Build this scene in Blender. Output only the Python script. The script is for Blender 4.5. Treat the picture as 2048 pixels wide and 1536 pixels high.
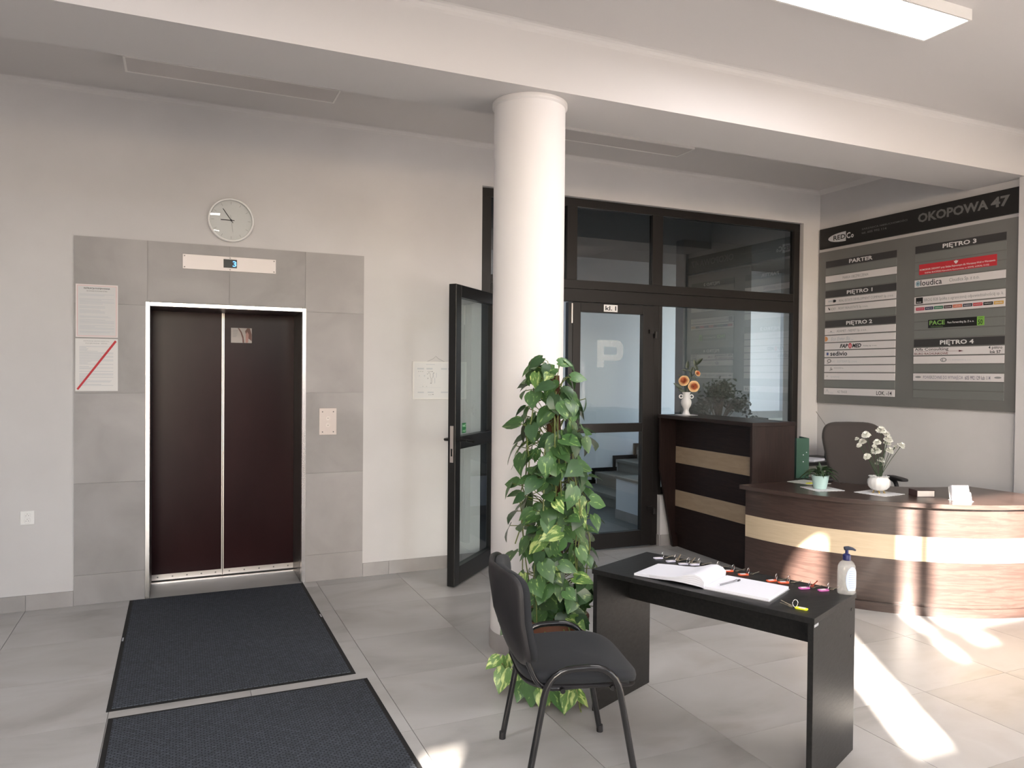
import bpy, math, random
from mathutils import Matrix, Vector, Euler
for o in list(bpy.data.objects): bpy.data.objects.remove(o)
S = bpy.context.scene; COL = S.collection; R = math.radians; PI = math.pi
random.seed(7)
# ------------------------------------------------------------------ camera
cam_d = bpy.data.cameras.new('camera'); cam = bpy.data.objects.new('camera', cam_d); COL.objects.link(cam); S.camera = cam
F = 1500.0
vx = Vector((4400-1024, 776-768, F)).normalized()
vy = Vector((359-1024, 741-768, F)); vy = (vy - vx*vy.dot(vx)).normalized()
vz = vx.cross(vy)
if vz.y > 0: vz = -vz
# columns: camera right / up / back in world axes
cam.matrix_world = Matrix(((vx.x, -vx.y, -vx.z, 0), (vy.x, -vy.y, -vy.z, 0), (vz.x, -vz.y, -vz.z, 1.56), (0, 0, 0, 1)))
cam_d.sensor_width = 36; cam_d.lens = F/2048*36; cam_d.clip_start = .05
# ------------------------------------------------------------------ world, sun, exposure
W = bpy.data.worlds.new('world'); S.world = W; W.use_nodes = True
wn = W.node_tree.nodes; wl = W.node_tree.links
sky = wn.new('ShaderNodeTexSky'); sky.sky_type = 'NISHITA'; sky.sun_disc = False
sky.sun_elevation = R(20); sky.sun_rotation = R(212); sky.air_density = 1.0; sky.dust_density = 1.0
hs0 = wn.new('ShaderNodeHueSaturation'); hs0.inputs['Saturation'].default_value = .62; wl.new(sky.outputs[0], hs0.inputs['Color']); wl.new(hs0.outputs[0], wn['Background'].inputs[0]); wn['Background'].inputs[1].default_value = 1.0
sd = bpy.data.lights.new('sun', 'SUN'); sun = bpy.data.objects.new('sun', sd); COL.objects.link(sun)
sd.energy = 60; sd.angle = R(.75); sd.color = (1, .90, .80)
EL = R(20); SD = Vector((.527*math.cos(EL), .850*math.cos(EL), -math.sin(EL)))
sun.rotation_euler = SD.to_track_quat('-Z', 'Y').to_euler(); sun.location = (-4, -8, 5)
vs = S.view_settings; vs.view_transform = 'Standard'; vs.look = 'None'; vs.gamma = 1; vs.use_curve_mapping = False; vs.exposure = 0.45
S.cycles.max_bounces = 8; S.cycles.transparent_max_bounces = 12; S.cycles.sample_clamp_indirect = 6
# ------------------------------------------------------------------ helpers
WM = {}
class MB:
    def __init__(s): s.v = []; s.f = []; s.T = Matrix()
    def add(s, vs_, fs):
        n = len(s.v); s.v += [s.T @ Vector(p) for p in vs_]; s.f += [tuple(i+n for i in f) for f in fs]; return s
    def box(s, x0, x1, y0, y1, z0, z1):
        return s.add([(x, y, z) for z in (z0, z1) for y in (y0, y1) for x in (x0, x1)],
                     [(0, 2, 3, 1), (4, 5, 7, 6), (0, 1, 5, 4), (2, 6, 7, 3), (0, 4, 6, 2), (1, 3, 7, 5)])
    def prism(s, poly, z0, z1):
        n = len(poly)
        return s.add([(x, y, z0) for x, y in poly]+[(x, y, z1) for x, y in poly],
                     [tuple(range(n-1, -1, -1)), tuple(range(n, 2*n))]+[(i, (i+1) % n, (i+1) % n+n, i+n) for i in range(n)])
    def tube(s, pts, r, n=8, cap=True, closed=False):
        pts = [Vector(p) for p in pts]; m = len(pts); V = []; up = None
        for i, p in enumerate(pts):
            a = pts[(i-1) % m] if (closed or i) else p; b = pts[(i+1) % m] if (closed or i < m-1) else p
            d = (b-a).normalized()
            if up is None: up = Vector((0, 0, 1)) if abs(d.z) < .9 else Vector((1, 0, 0))
            e1 = d.cross(up).normalized(); e2 = e1.cross(d).normalized(); up = e2
            rr = r[i] if isinstance(r, (list, tuple)) else r
            V += [p+(e1*math.cos(2*PI*k/n)+e2*math.sin(2*PI*k/n))*rr for k in range(n)]
        Fs = []
        for i in range(m if closed else m-1):
            j = (i+1) % m
            Fs += [(i*n+k, i*n+(k+1) % n, j*n+(k+1) % n, j*n+k) for k in range(n)]
        if cap and not closed: Fs += [tuple(range(n-1, -1, -1)), tuple((m-1)*n+k for k in range(n))]
        return s.add(V, Fs)
    def lathe(s, prof, n=24, c=(0, 0, 0), fn=None, cap=True):
        V = []
        for r, z in prof:
            for k in range(n):
                a = 2*PI*k/n; q = r*(fn(a, z) if fn else 1)
                V.append((c[0]+q*math.cos(a), c[1]+q*math.sin(a), c[2]+z))
        Fs = [(i*n+k, i*n+(k+1) % n, (i+1)*n+(k+1) % n, (i+1)*n+k) for i in range(len(prof)-1) for k in range(n)]
        if cap and prof[0][0] > 1e-5: Fs.append(tuple(range(n-1, -1, -1)))
        if cap and prof[-1][0] > 1e-5: Fs.append(tuple((len(prof)-1)*n+k for k in range(n)))
        return s.add(V, Fs)
    def sell(s, a, b, c, e1=.3, e2=.3, nu=24, nv=12, fn=None):   # superellipsoid cushion
        def p(x, e): return math.copysign(abs(x)**e, x)
        V = []
        for i in range(nv+1):
            ph = -PI/2+PI*i/nv
            for k in range(nu):
                th = 2*PI*k/nu
                q = Vector((a*p(math.cos(ph), e1)*p(math.cos(th), e2), b*p(math.cos(ph), e1)*p(math.sin(th), e2), c*p(math.sin(ph), e1)))
                V.append(fn(q) if fn else q)
        return s.add(V, [(i*nu+k, i*nu+(k+1) % nu, (i+1)*nu+(k+1) % nu, (i+1)*nu+k) for i in range(nv) for k in range(nu)])
    def grid(s, fn, nu, nv, two=0):
        V = [fn(i/nu, j/nv) for j in range(nv+1) for i in range(nu+1)]
        return s.add(V, [(j*(nu+1)+i, j*(nu+1)+i+1, (j+1)*(nu+1)+i+1, (j+1)*(nu+1)+i) for j in range(nv) for i in range(nu)])
    def mesh(s, name, m, smooth=False, inv=None):
        me = bpy.data.meshes.new(name)
        me.from_pydata([(inv @ p if inv else p) for p in s.v], [], s.f); me.materials.append(m)
        if smooth:
            me.polygons.foreach_set('use_smooth', [True]*len(me.polygons))
            me.set_sharp_from_angle(angle=R(38 if smooth is True else smooth))
        me.update(); return me
    def build(s, name, m, parent=None, smooth=False, bev=0, **kw):
        if parent is not None: M = WM[parent]
        else:
            xs = [p.x for p in s.v]; ys = [p.y for p in s.v]; zs = [p.z for p in s.v]
            M = Matrix.Translation(((min(xs)+max(xs))/2, (min(ys)+max(ys))/2, min(zs)))
        me = s.mesh(name, m, smooth, M.inverted())
        o = bpy.data.objects.new(name, me); COL.objects.link(o)
        if parent is not None: o.parent = parent; WM[o] = M
        else: o.location = M.translation; WM[o] = M
        if bev:
            b = o.modifiers.new('bevel', 'BEVEL'); b.width = bev; b.segments = 2; b.limit_method = 'ANGLE'; b.angle_limit = R(40)
        for k, v in kw.items(): o[k] = v
        return o
def tag(o, label, cat, group=None):
    o['label'] = label; o['category'] = cat
    if group: o['group'] = group
    return o
def thing(name, label, cat, loc=(0, 0, 0), rz=0, group=None):
    o = bpy.data.objects.new(name, None); COL.objects.link(o); o.empty_display_size = .1
    o.location = loc; o.rotation_euler = (0, 0, rz); WM[o] = Matrix.Translation(loc) @ Matrix.Rotation(rz, 4, 'Z')
    return tag(o, label, cat, group)
def struct(o, label=None, cat=None):
    o['kind'] = 'structure'
    if label: o['label'] = label
    return o
def sempty(name, label, loc=(0, 0, 0)):
    o = bpy.data.objects.new(name, None); COL.objects.link(o); o.location = loc; WM[o] = Matrix.Translation(loc)
    return struct(o, label)
def frame(o, r, u):      # frame with columns right, up, normal
    r = Vector(r).normalized(); u = Vector(u).normalized(); n = r.cross(u)
    return Matrix(((r.x, u.x, n.x, o[0]), (r.y, u.y, n.y, o[1]), (r.z, u.z, n.z, o[2]), (0, 0, 0, 1)))
def text(body, Fm, a0, a1, b0, b1, m, parent, name='lettering', c=0, bold=0, shear=0, res=2, keep=False):
    cu = bpy.data.curves.new(name, 'FONT'); cu.body = body; cu.size = 1; cu.resolution_u = res; cu.offset = bold; cu.shear = shear
    to = bpy.data.objects.new('t', cu); COL.objects.link(to)
    dg = bpy.context.evaluated_depsgraph_get(); me = bpy.data.meshes.new_from_object(to.evaluated_get(dg))
    bpy.data.objects.remove(to); bpy.data.curves.remove(cu)
    co = [v.co.copy() for v in me.vertices]
    if not co: return None
    x0 = min(p.x for p in co); x1 = max(p.x for p in co); y0 = min(p.y for p in co); y1 = max(p.y for p in co)
    sx = (a1-a0)/(x1-x0); sy = (b1-b0)/(y1-y0)
    M = WM[parent].inverted() @ Fm
    for v, p in zip(me.vertices, co): v.co = M @ Vector((a0+(p.x-x0)*sx, b0+(p.y-y0)*sy, c))
    me.materials.clear(); me.materials.append(m); me.name = name
    o = bpy.data.objects.new(name, me); COL.objects.link(o); o.parent = parent; WM[o] = WM[parent]
    return o
# ------------------------------------------------------------------ materials
def nodes(name):
    m = bpy.data.materials.new(name); m.use_nodes = True; t = m.node_tree
    return m, t, t.nodes['Principled BSDF'], t.nodes, t.links
def mat(name, c, rough=.5, metal=0, spec=.5, emit=None, es=1, coat=0, sheen=0, alpha=1, trans=0, ior=1.45, bump=0, bs=200):
    m, t, b, n, l = nodes(name)
    b.inputs['Base Color'].default_value = (*c, 1); b.inputs['Roughness'].default_value = rough; b.inputs['Metallic'].default_value = metal
    b.inputs['Specular IOR Level'].default_value = spec; b.inputs['Coat Weight'].default_value = coat; b.inputs['Sheen Weight'].default_value = sheen
    b.inputs['Alpha'].default_value = alpha; b.inputs['Transmission Weight'].default_value = trans; b.inputs['IOR'].default_value = ior
    if emit: b.inputs['Emission Color'].default_value = (*emit, 1); b.inputs['Emission Strength'].default_value = es
    if bump:
        tc = n.new('ShaderNodeTexCoord'); no = n.new('ShaderNodeTexNoise'); no.inputs['Scale'].default_value = bs
        bp = n.new('ShaderNodeBump'); bp.inputs['Strength'].default_value = bump; bp.inputs['Distance'].default_value = .002
        l.new(tc.outputs['Object'], no.inputs['Vector']); l.new(no.outputs[0], bp.inputs['Height']); l.new(bp.outputs[0], b.inputs['Normal'])
    return m
def ramp(n, stops):
    r = n.new('ShaderNodeValToRGB'); e = r.color_ramp.elements
    while len(e) < len(stops): e.new(.5)
    for i, (p, c) in enumerate(stops): e[i].position = p; e[i].color = (*c, 1)
    return r
def noisy(name, stops, scale=3, stretch=(1, 1, 1), rough=.5, detail=6, dist=0, spec=.5, rand=True, rr=None, coat=0, bump=0, world=False, randv=0):
    m, t, b, n, l = nodes(name)
    tc = n.new('ShaderNodeTexCoord'); mp = n.new('ShaderNodeMapping'); mp.inputs['Scale'].default_value = stretch
    no = n.new('ShaderNodeTexNoise'); no.inputs['Scale'].default_value = scale; no.inputs['Detail'].default_value = detail; no.inputs['Distortion'].default_value = dist
    l.new(tc.outputs['Object'], mp.inputs['Vector'])
    if rand:
        oi = n.new('ShaderNodeObjectInfo'); cb = n.new('ShaderNodeCombineXYZ'); mu = n.new('ShaderNodeMath'); mu.operation = 'MULTIPLY'; mu.inputs[1].default_value = 37
        l.new(oi.outputs['Random'], mu.inputs[0]); l.new(mu.outputs[0], cb.inputs[0]); l.new(mu.outputs[0], cb.inputs[1]); l.new(cb.outputs[0], mp.inputs['Location'])
    l.new(mp.outputs[0], no.inputs['Vector'])
    r = ramp(n, stops); l.new(no.outputs[0], r.inputs[0])
    out = r.outputs[0]
    if randv:
        hs = n.new('ShaderNodeHueSaturation'); mr = n.new('ShaderNodeMapRange'); mr.inputs[3].default_value = 1-randv; mr.inputs[4].default_value = 1+randv
        l.new(oi.outputs['Random'], mr.inputs[0]); l.new(mr.outputs[0], hs.inputs['Value']); l.new(out, hs.inputs['Color']); out = hs.outputs[0]
    l.new(out, b.inputs['Base Color'])
    b.inputs['Roughness'].default_value = rough; b.inputs['Specular IOR Level'].default_value = spec; b.inputs['Coat Weight'].default_value = coat
    if rr:
        q = n.new('ShaderNodeMapRange'); q.inputs[3].default_value = rr[0]; q.inputs[4].default_value = rr[1]; l.new(no.outputs[0], q.inputs[0]); l.new(q.outputs[0], b.inputs['Roughness'])
    if bump:
        bp = n.new('ShaderNodeBump'); bp.inputs['Strength'].default_value = bump; bp.inputs['Distance'].default_value = .002
        l.new(no.outputs[0], bp.inputs['Height']); l.new(bp.outputs[0], b.inputs['Normal'])
    return m
def glass(name, tint=(.93, .96, .96), ior=1.52, rough=0.0, k=1.0):
    m, t, b, n, l = nodes(name); n.remove(b)
    tr = n.new('ShaderNodeBsdfTransparent'); tr.inputs[0].default_value = (*tint, 1)
    gl = n.new('ShaderNodeBsdfGlossy'); gl.inputs['Roughness'].default_value = rough; gl.inputs[0].default_value = (1, 1, 1, 1)
    lw = n.new('ShaderNodeFresnel'); lw.inputs['IOR'].default_value = ior
    mu = n.new('ShaderNodeMath'); mu.operation = 'MULTIPLY'; mu.inputs[1].default_value = k; mu.use_clamp = True
    ge = n.new('ShaderNodeNewGeometry'); iv = n.new('ShaderNodeMath'); iv.operation = 'SUBTRACT'; iv.inputs[0].default_value = 1; l.new(ge.outputs['Backfacing'], iv.inputs[1]); m2 = n.new('ShaderNodeMath'); m2.operation = 'MULTIPLY'
    mx = n.new('ShaderNodeMixShader'); l.new(lw.outputs[0], mu.inputs[0]); l.new(mu.outputs[0], m2.inputs[0]); l.new(iv.outputs[0], m2.inputs[1]); l.new(m2.outputs[0], mx.inputs[0]); l.new(tr.outputs[0], mx.inputs[1]); l.new(gl.outputs[0], mx.inputs[2])
    l.new(mx.outputs[0], n['Material Output'].inputs[0]); return m
M_wall = noisy('wall_paint', [(.3, (.575, .557, .556)), (.7, (.615, .597, .596))], 2.5, rough=.75, spec=.2, rand=False)
M_ceil = mat('ceiling_paint', (.60, .58, .575), .8, spec=.2)
M_col = mat('column_paint', (.72, .695, .69), .7, spec=.2)
M_grout = mat('grout', (.33, .32, .315), .9)
M_tile = noisy('floor_tile', [(.28, (.30, .285, .27)), (.45, (.41, .40, .385)), (.6, (.46, .45, .44)), (.75, (.40, .38, .36))], 1.7, (.8, 1.6, 1), .34, 8, .6, .5, rr=(.32, .5), randv=.07)
M_wtile = noisy('wall_tile', [(.25, (.265, .248, .243)), (.5, (.345, .326, .321)), (.75, (.405, .385, .38))], 2.3, (1, 1, 1), .5, 8, .5, .4, randv=.05)
M_base = noisy('baseboard_tile', [(.3, (.30, .28, .27)), (.7, (.40, .38, .375))], 3, rough=.5, randv=.08)
M_darkframe = mat('dark_aluminium', (.018, .0155, .0145), .42, .1, .35)
M_blackframe = mat('black_aluminium', (.012, .012, .012), .35, .2, .5)
M_steel = mat('brushed_steel', (.68, .62, .58), .35, 1)
M_steel2 = mat('bright_steel', (.80, .77, .76), .25, 1)
M_chrome = mat('chrome', (.75, .74, .72), .15, 1)
M_gold = mat('gold', (.85, .62, .2), .25, 1)
M_glass = glass('clear_glass', (.86, .90, .90), 2.0)
M_glassd = glass('transom_glass', (.45, .47, .47), 2.0)
M_clockglass = glass('clock_glass', (.98, .98, .98), 1.45)
M_white = mat('white_plastic', (.80, .79, .78), .4)
M_paper = mat('paper', (.79, .80, .87), .7, spec=.2)
M_lampf = mat('lamp_frame', (.75, .73, .71), .5)
M_lampon = mat('lamp_lit', (1, 1, 1), .5, emit=(1, .975, .99), es=24)
M_lampoff = mat('lamp_diffuser_off', (.55, .52, .51), .5)
M_ldoor = noisy('lift_door_laminate', [(.3, (.020, .007, .008)), (.7, (.032, .011, .012))], 2, (1, 1, .4), .26, spec=.16)
M_steeldk = mat('dark_steel', (.20, .19, .185), .4, .9)
M_screen = mat('screen_black', (.003, .003, .004), .2)
M_blue = mat('blue_led', (.05, .2, .9), .5, emit=(.12, .42, 1), es=2.2)
M_ink = mat('ink', (.03, .03, .035), .7, spec=.1)
M_inkg = mat('grey_ink', (.28, .28, .29), .7, spec=.1)
M_inkl = mat('faint_ink', (.52, .53, .56), .8, spec=.1)
M_red = mat('red_print', (.50, .03, .04), .6)
M_pink = mat('pink_line', (.62, .36, .38), .7)
M_board = noisy('board_grey', [(.3, (.145, .143, .135)), (.7, (.165, .162, .155))], 3, rough=.38, spec=.5, rand=False)
M_boardk = mat('board_black', (.014, .013, .012), .35)
M_slatg = mat('slat_grey', (.20, .205, .195), .4, .2)
M_slatd = mat('slat_dark', (.045, .042, .042), .35)
M_slatw = mat('slat_white', (.72, .68, .68), .38, .1)
M_slatt = mat('slat_text_white', (.72, .71, .70), .5)
M_logog = mat('logo_grey', (.16, .155, .15), .5)
M_wood = noisy('wenge_wood', [(.3, (.009, .005, .0045)), (.5, (.015, .008, .007)), (.7, (.024, .013, .011))], 5, (1.2, 1.2, 14), .4, 8, 1.2, .3)  # darker than the desk's wenge: the tall unit's shade is put into the colour
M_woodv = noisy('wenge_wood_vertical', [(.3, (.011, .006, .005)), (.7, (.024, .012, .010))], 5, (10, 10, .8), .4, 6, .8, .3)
M_maple = noisy('maple_wood', [(.3, (.30, .225, .155)), (.7, (.36, .275, .19))], 4, (1.5, 1.5, 9), .38, 6, .6, .4)  # dimmed against the desk's maple to carry the shade on the tall unit
M_black = noisy('black_wood', [(.3, (.007, .007, .007)), (.7, (.015, .015, .015))], 6, (1, 12, 12), .38, 6, .4, .3, bump=.25)
# ------------------------------------------------------------------ setting
D = 5.677; WR = 5.907; CZ = 3.42; XL = -3.0; YF = -2.2
def holed(mb, x0, x1, z0, z1, ya, yb, holes):
    xs = sorted({x0, x1, *[h[0] for h in holes], *[h[1] for h in holes]}); zs = sorted({z0, z1, *[h[2] for h in holes], *[h[3] for h in holes]})
    for i in range(len(xs)-1):
        run = None
        for j in range(len(zs)-1):
            cx, cz = (xs[i]+xs[i+1])/2, (zs[j]+zs[j+1])/2
            if any(h[0] < cx < h[1] and h[2] < cz < h[3] for h in holes):
                if run is not None: mb.box(xs[i], xs[i+1], ya, yb, run, zs[j]); run = None
            elif run is None: run = zs[j]
        if run is not None: mb.box(xs[i], xs[i+1], ya, yb, run, zs[-1])
    return mb
fl = struct(MB().box(XL, WR, YF, 6.09, -.12, -.0085).build('floor', M_grout), 'grey concrete-look tiled floor')
TG = .612; ts = .305
tme = MB().box(-.3045, .3045, -.2985, .2985, -.009, 0).mesh('tile', M_tile)
def put(name, me, parent, loc, rz=0, scale=None):
    o = bpy.data.objects.new(name, me); COL.objects.link(o); o.parent = parent; o.location = WM[parent].inverted() @ Vector(loc)
    if rz: o.rotation_euler = (0, 0, rz)
    if scale: o.scale = scale
    return o
xs = [.935+TG*k for k in range(-6, 8)]; ys = [2.54+.5985*k for k in range(-8, 6)]
for xa in xs:
    for ya in ys:
        x0 = max(xa, XL); x1 = min(xa+TG, WR); y0 = max(ya, YF); y1 = min(ya+.5985, D)
        if x1-x0 < .05 or y1-y0 < .03: continue
        if x1-x0 > TG-.01 and y1-y0 > .59: put('tile', tme, fl, ((x0+x1)/2, (y0+y1)/2+.0005, 0))
        else: MB().box(x0+.0015, x1-.0015, y0+.0015, y1-.0015, -.009, 0).build('tile', M_tile, fl)
MB().box(-.178, .826, D+.002, 6.02, -.009, 0).build('tile', M_tile, fl)
MB().box(2.25, 4.0, D+.002, 5.93, -.009, 0).build('tile', M_tile, fl)
wb = struct(holed(MB(), XL, WR+.2, 0, CZ, D, 5.93, [(-.2, .848, 0, 2.02), (2.246, 4.01, 0, 3.08), (4.009, 5.69, .46, 3.08)]).build('wall_back', M_wall), 'white painted back wall')
# tiled surround of the lift
TX = [-.63, -.195, .326, .849, 1.283]; TZ = [0, .2, .808, 1.405, 2.0, 2.44]
def wtile(x0, x1, z0, z1): MB().box(x0+.001, x1-.001, D-.012, D, z0+.001, z1-.001).build('tile', M_wtile, wb)
for a, b in ((0, 1), (3, 4)):
    for k in range(5): wtile(TX[a] if a == 0 else .856, TX[b] if b > 1 else -.208, TZ[k], TZ[k+1]) if k < 4 else wtile(TX[a], TX[b], 2.0, 2.44)
wtile(TX[1], TX[2], 2.027, 2.44); wtile(TX[2], TX[3], 2.027, 2.44)
MB().box(-.63, 1.283, D-.006, D+.001, 2.0, 2.44).build('joint', M_grout, wb)
MB().box(-.63, -.2, D-.006, D+.001, 0, 2.0).build('joint', M_grout, wb); MB().box(.85, 1.283, D-.006, D+.001, 0, 2.0).build('joint', M_grout, wb)
bb = sempty('baseboard_back', 'grey tile skirting along the back wall', (0, D, 0))
for a, b in ((-3, -2.7), (-2.7, -2.1), (-2.1, -1.5), (-1.5, -.9), (-.9, -.632), (1.285, 1.487), (1.487, 2.09), (2.09, 2.245), (4.012, 4.6), (4.6, 5.2), (5.2, 5.8)):
    MB().box(a+.001, b-.001, D-.010, D, 0, .10).build('tile', M_base, bb)
MB().box(4.0, 4.0095, D, 5.718, 0, .10).build('tile', M_base, bb)
wr = struct(MB().box(WR, WR+.2, YF, D, 0, CZ).build('wall_right', M_wall), 'white painted right wall')
struct(MB().box(WR-.045, WR, 3.06, 3.685, 0, CZ).build('wall_pilaster', M_wall), 'white pilaster right of the directory board')
struct(MB().box(XL-.2, XL, YF-.2, 5.93, 0, CZ).build('wall_left', M_wall), 'white left wall')
struct(MB().box(XL-.2, WR+.2, YF-.2, 5.93, CZ, CZ+.15).build('ceiling', M_ceil), 'white plaster ceiling')
struct(MB().box(XL, WR, 3.64, 4.13, 3.09, CZ).build('ceiling_beam', M_ceil), 'deep white ceiling beam resting on the column')
def cove(name, y, s, x0=XL, x1=WR):
    mb = MB(); k = .04
    pr = [(0, 0)]+[(s*k*(1-math.sin(a)), -k*(1-math.cos(a))) for a in [i*PI/8 for i in range(5)]]
    V = [(x, y+p[0], CZ+p[1]) for x in (x0, x1) for p in pr]; n = len(pr)
    mb.add(V, [tuple(range(n)), tuple(range(2*n-1, n-1, -1))]+[(i, i+n, (i+1) % n+n, (i+1) % n) for i in range(n)])
    return struct(mb.build(name, M_ceil), 'white cove strip under the ceiling')
cove('trim_1', D, -1); cove('trim_2', 3.64, -1); cove('trim_3', 4.13, 1)
mb = MB(); mb.T = frame((WR, 4.14, 0), (0, 1, 0), (0, 0, 1)); k = .04
mb.add([(0, CZ, 0), (D-4.14, CZ, 0), (D-4.14, CZ-k, 0), (0, CZ-k, 0), (0, CZ, -k), (D-4.14, CZ, -k)], [(0, 1, 2, 3), (0, 4, 5, 1), (3, 2, 5, 4), (0, 3, 4), (1, 5, 2)])
for v in mb.v:
    if v.x > WR+.001: v.x = 2*WR-v.x
struct(mb.build('trim_4', M_ceil), 'white cove strip on the right wall')
# column
cxy = (1.83, 3.9, 0)
co = struct(MB().lathe([(.203, 0), (.203, 3.06), (.214, 3.068), (.214, 3.09)], 64, cxy).build('column', M_col, smooth=True), 'round white structural column')
MB().lathe([(.2035, 0), (.2085, 0), (.2085, .10), (.2035, .10)], 48, cxy).build('skirting', M_base, co, smooth=True)
# street facade behind the viewer (lets the low sun in through its openings)
holes = [(.05, .312, 1.86, 3.05), (.815, .936, 2.13, 2.237), (.815, .936, 2.277, 3.15), (1.085, 1.29, 2.18, 2.237), (1.03, 2.05, 2.277, 3.15), (-2.28, -2.09, 1.5, 2.195), (3.9, 5.4, .3, 3.1), (-1.75, -.22, .1, 3.1)]
fa = struct(holed(MB(), XL, WR, 0, CZ, YF-.045, YF, holes).build('wall_front', M_wall), 'street facade wall behind the viewer')
mb = MB(); mb.T = frame((0, YF-.02, 0), (1, 0, 0), (0, 0, 1)); mb.prism([(.05, 2.80), (.05, 3.05), (.25, 3.05), (.16, 3.0), (.09, 2.92)], -.02, .02); mb.build('sun_patch_corner', M_wall, fa)  # unseen corner piece added to round off the sun patch on the desk
w2 = sempty('window_2', 'large street window behind the viewer', (4.6, YF-.1, .3))
for x in (3.9, 4.63, 5.36): MB().box(x, x+.04, YF-.14, YF-.06, .3, 3.1).build('mullion', M_darkframe, w2)
for z in (.3, 3.06): MB().box(3.94, 5.36, YF-.14, YF-.06, z, z+.04).build('rail', M_darkframe, w2)
struct(MB().box(-30, 30, -40, YF-.2, -.3, -.1).build('pavement', mat('pavement', (.3, .29, .27), .9)), 'street pavement outside')
struct(MB().box(-6.8, -5.02, -10.25, -10, -.1, 7.4).build('wall_sun_blocker', mat('sun_blocker_render', (.6, .57, .53), .9)), 'unseen wall added outside to keep sun off the street window')  # unseen wall added outdoors only to block the sun from the left window
w3 = sempty('window_3', 'street window behind the viewer', (-.9, YF-.1, .1))
for x in (-1.75, -1.0, -.26): MB().box(x, x+.04, YF-.14, YF-.06, .1, 3.1).build('mullion', M_darkframe, w3)
for i, (x0, x1, z0, z1) in enumerate([(3.9, 5.4, .3, 3.1), (-1.75, -.22, .1, 3.1)]):
    ld = bpy.data.lights.new('window_portal', 'AREA'); ld.shape = 'RECTANGLE'; ld.size = x1-x0; ld.size_y = z1-z0; ld.cycles.is_portal = True
    lo = bpy.data.objects.new('window_portal', ld); COL.objects.link(lo); lo.location = ((x0+x1)/2, YF-.02, (z0+z1)/2); lo.rotation_euler = (R(90), 0, 0)
# ------------------------------------------------------------------ stairwell behind the glazing
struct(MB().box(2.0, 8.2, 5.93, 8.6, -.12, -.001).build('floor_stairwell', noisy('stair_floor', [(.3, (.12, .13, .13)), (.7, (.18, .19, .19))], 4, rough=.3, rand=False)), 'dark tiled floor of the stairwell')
M_sw = mat('stairwell_paint', (.66, .70, .76), .8, spec=.2)
M_tread = mat('stair_stone', (.21, .21, .19), .5)
struct(MB().box(2.0, 8.2, 8.4, 8.6, 0, 3.6).build('wall_stairwell_back', M_sw), 'pale back wall of the stairwell')
struct(MB().box(8.0, 8.2, 5.93, 8.4, 0, 3.6).build('wall_stairwell_right', M_sw), 'pale end wall of the stairwell')
struct(MB().box(2.0, 2.1, 5.93, 8.4, 0, 3.6).build('wall_stairwell_left', M_sw), 'pale near wall of the stairwell')
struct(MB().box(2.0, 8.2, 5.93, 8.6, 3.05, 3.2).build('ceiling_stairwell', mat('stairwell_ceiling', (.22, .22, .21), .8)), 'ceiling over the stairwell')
struct(MB().box(5.08, 6.03, 6.80, 6.94, .456, 3.05).build('wall_stairwell_pier', mat('pier_shade_grey', (.10, .105, .105), .7)), 'pier beside the stairs with shade put into its dark grey')  # stands for a wall in shadow; the shade is in its dark colour
st = sempty('staircase', 'stone stairs with black skirting seen through the door glass', (5, 7.6, 0))
for i in range(7):
    x = 4.62+.315*i
    MB().box(x, 7.98, 6.98, 8.385, .15*i+.002, .15*i+.112).build('riser', M_tread, st)
    MB().box(x-.03, 7.98, 6.98, 8.385, .15*i+.115, .15*i+.15).build('tread', M_tread, st)
mb = MB()
for i in range(7):
    x = 4.62+.315*i
    mb.box(x-.03, x+.30, 8.385, 8.4, .15*i+.15, .15*i+.20); mb.box(x-.07, x-.03, 8.385, 8.4, .15*i-.0, .15*i+.20)
mb.build('stepped_skirting', M_blackframe, st)
lw = struct(MB().box(4.34, 6.5, 6.0, 6.96, .0, .43).build('wall_stairwell_low', M_sw), 'low white wall under the stair landing')
MB().box(4.33, 6.5, 5.99, 6.97, .43, .455).build('landing_slab', M_tread, lw); MB().box(4.332, 4.34, 6.0, 6.96, 0, .10).build('skirting', M_base, lw)
ad = bpy.data.lights.new('stairwell_daylight', 'AREA'); ad.shape = 'RECTANGLE'; ad.size = 1.6; ad.size_y = 1.4; ad.energy = 17; ad.color = (.72, .84, 1)
ao = bpy.data.objects.new('stairwell_daylight', ad); COL.objects.link(ao); ao.location = (3.2, 7.2, 3.0); ao.rotation_euler = (R(12), R(-8), 0)
# ------------------------------------------------------------------ glazed screen
g = sempty('window_1', 'dark aluminium glazed screen beside the column', (3.9, 5.75, 0))
y0, y1 = 5.72, 5.78
def bar(x0, x1, z0, z1, p=g, m=M_darkframe, name='frame_bar', ya=y0, yb=y1): return MB().box(x0, x1, ya, yb, z0, z1).build(name, m, p, bev=.003)
bar(2.25, 5.685, 3.008, 3.078); bar(2.25, 2.345, 0, 3.008); bar(5.612, 5.685, .46, 3.008); bar(3.05, 3.150, 2.375, 3.008); bar(3.928, 4.04, 2.375, 3.008)
bar(2.345, 5.612, 2.30, 2.375); bar(2.345, 5.612, 2.187, 2.298, ya=5.717); bar(3.952, 4.008, 0, 2.187); bar(4.008, 4.042, .462, 2.187); bar(4.042, 5.612, .462, .53)
for a, b, c, d, m in ((2.345, 3.05, 2.375, 3.008, M_glassd), (3.15, 3.928, 2.375, 3.008, M_glassd), (4.04, 5.612, 2.375, 3.008, M_glassd), (4.042, 5.612, .53, 2.187, M_glass)):
    mb = MB(); mb.box(a, b, 5.748, 5.752, c, d); mb.build('pane', m, g)
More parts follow.
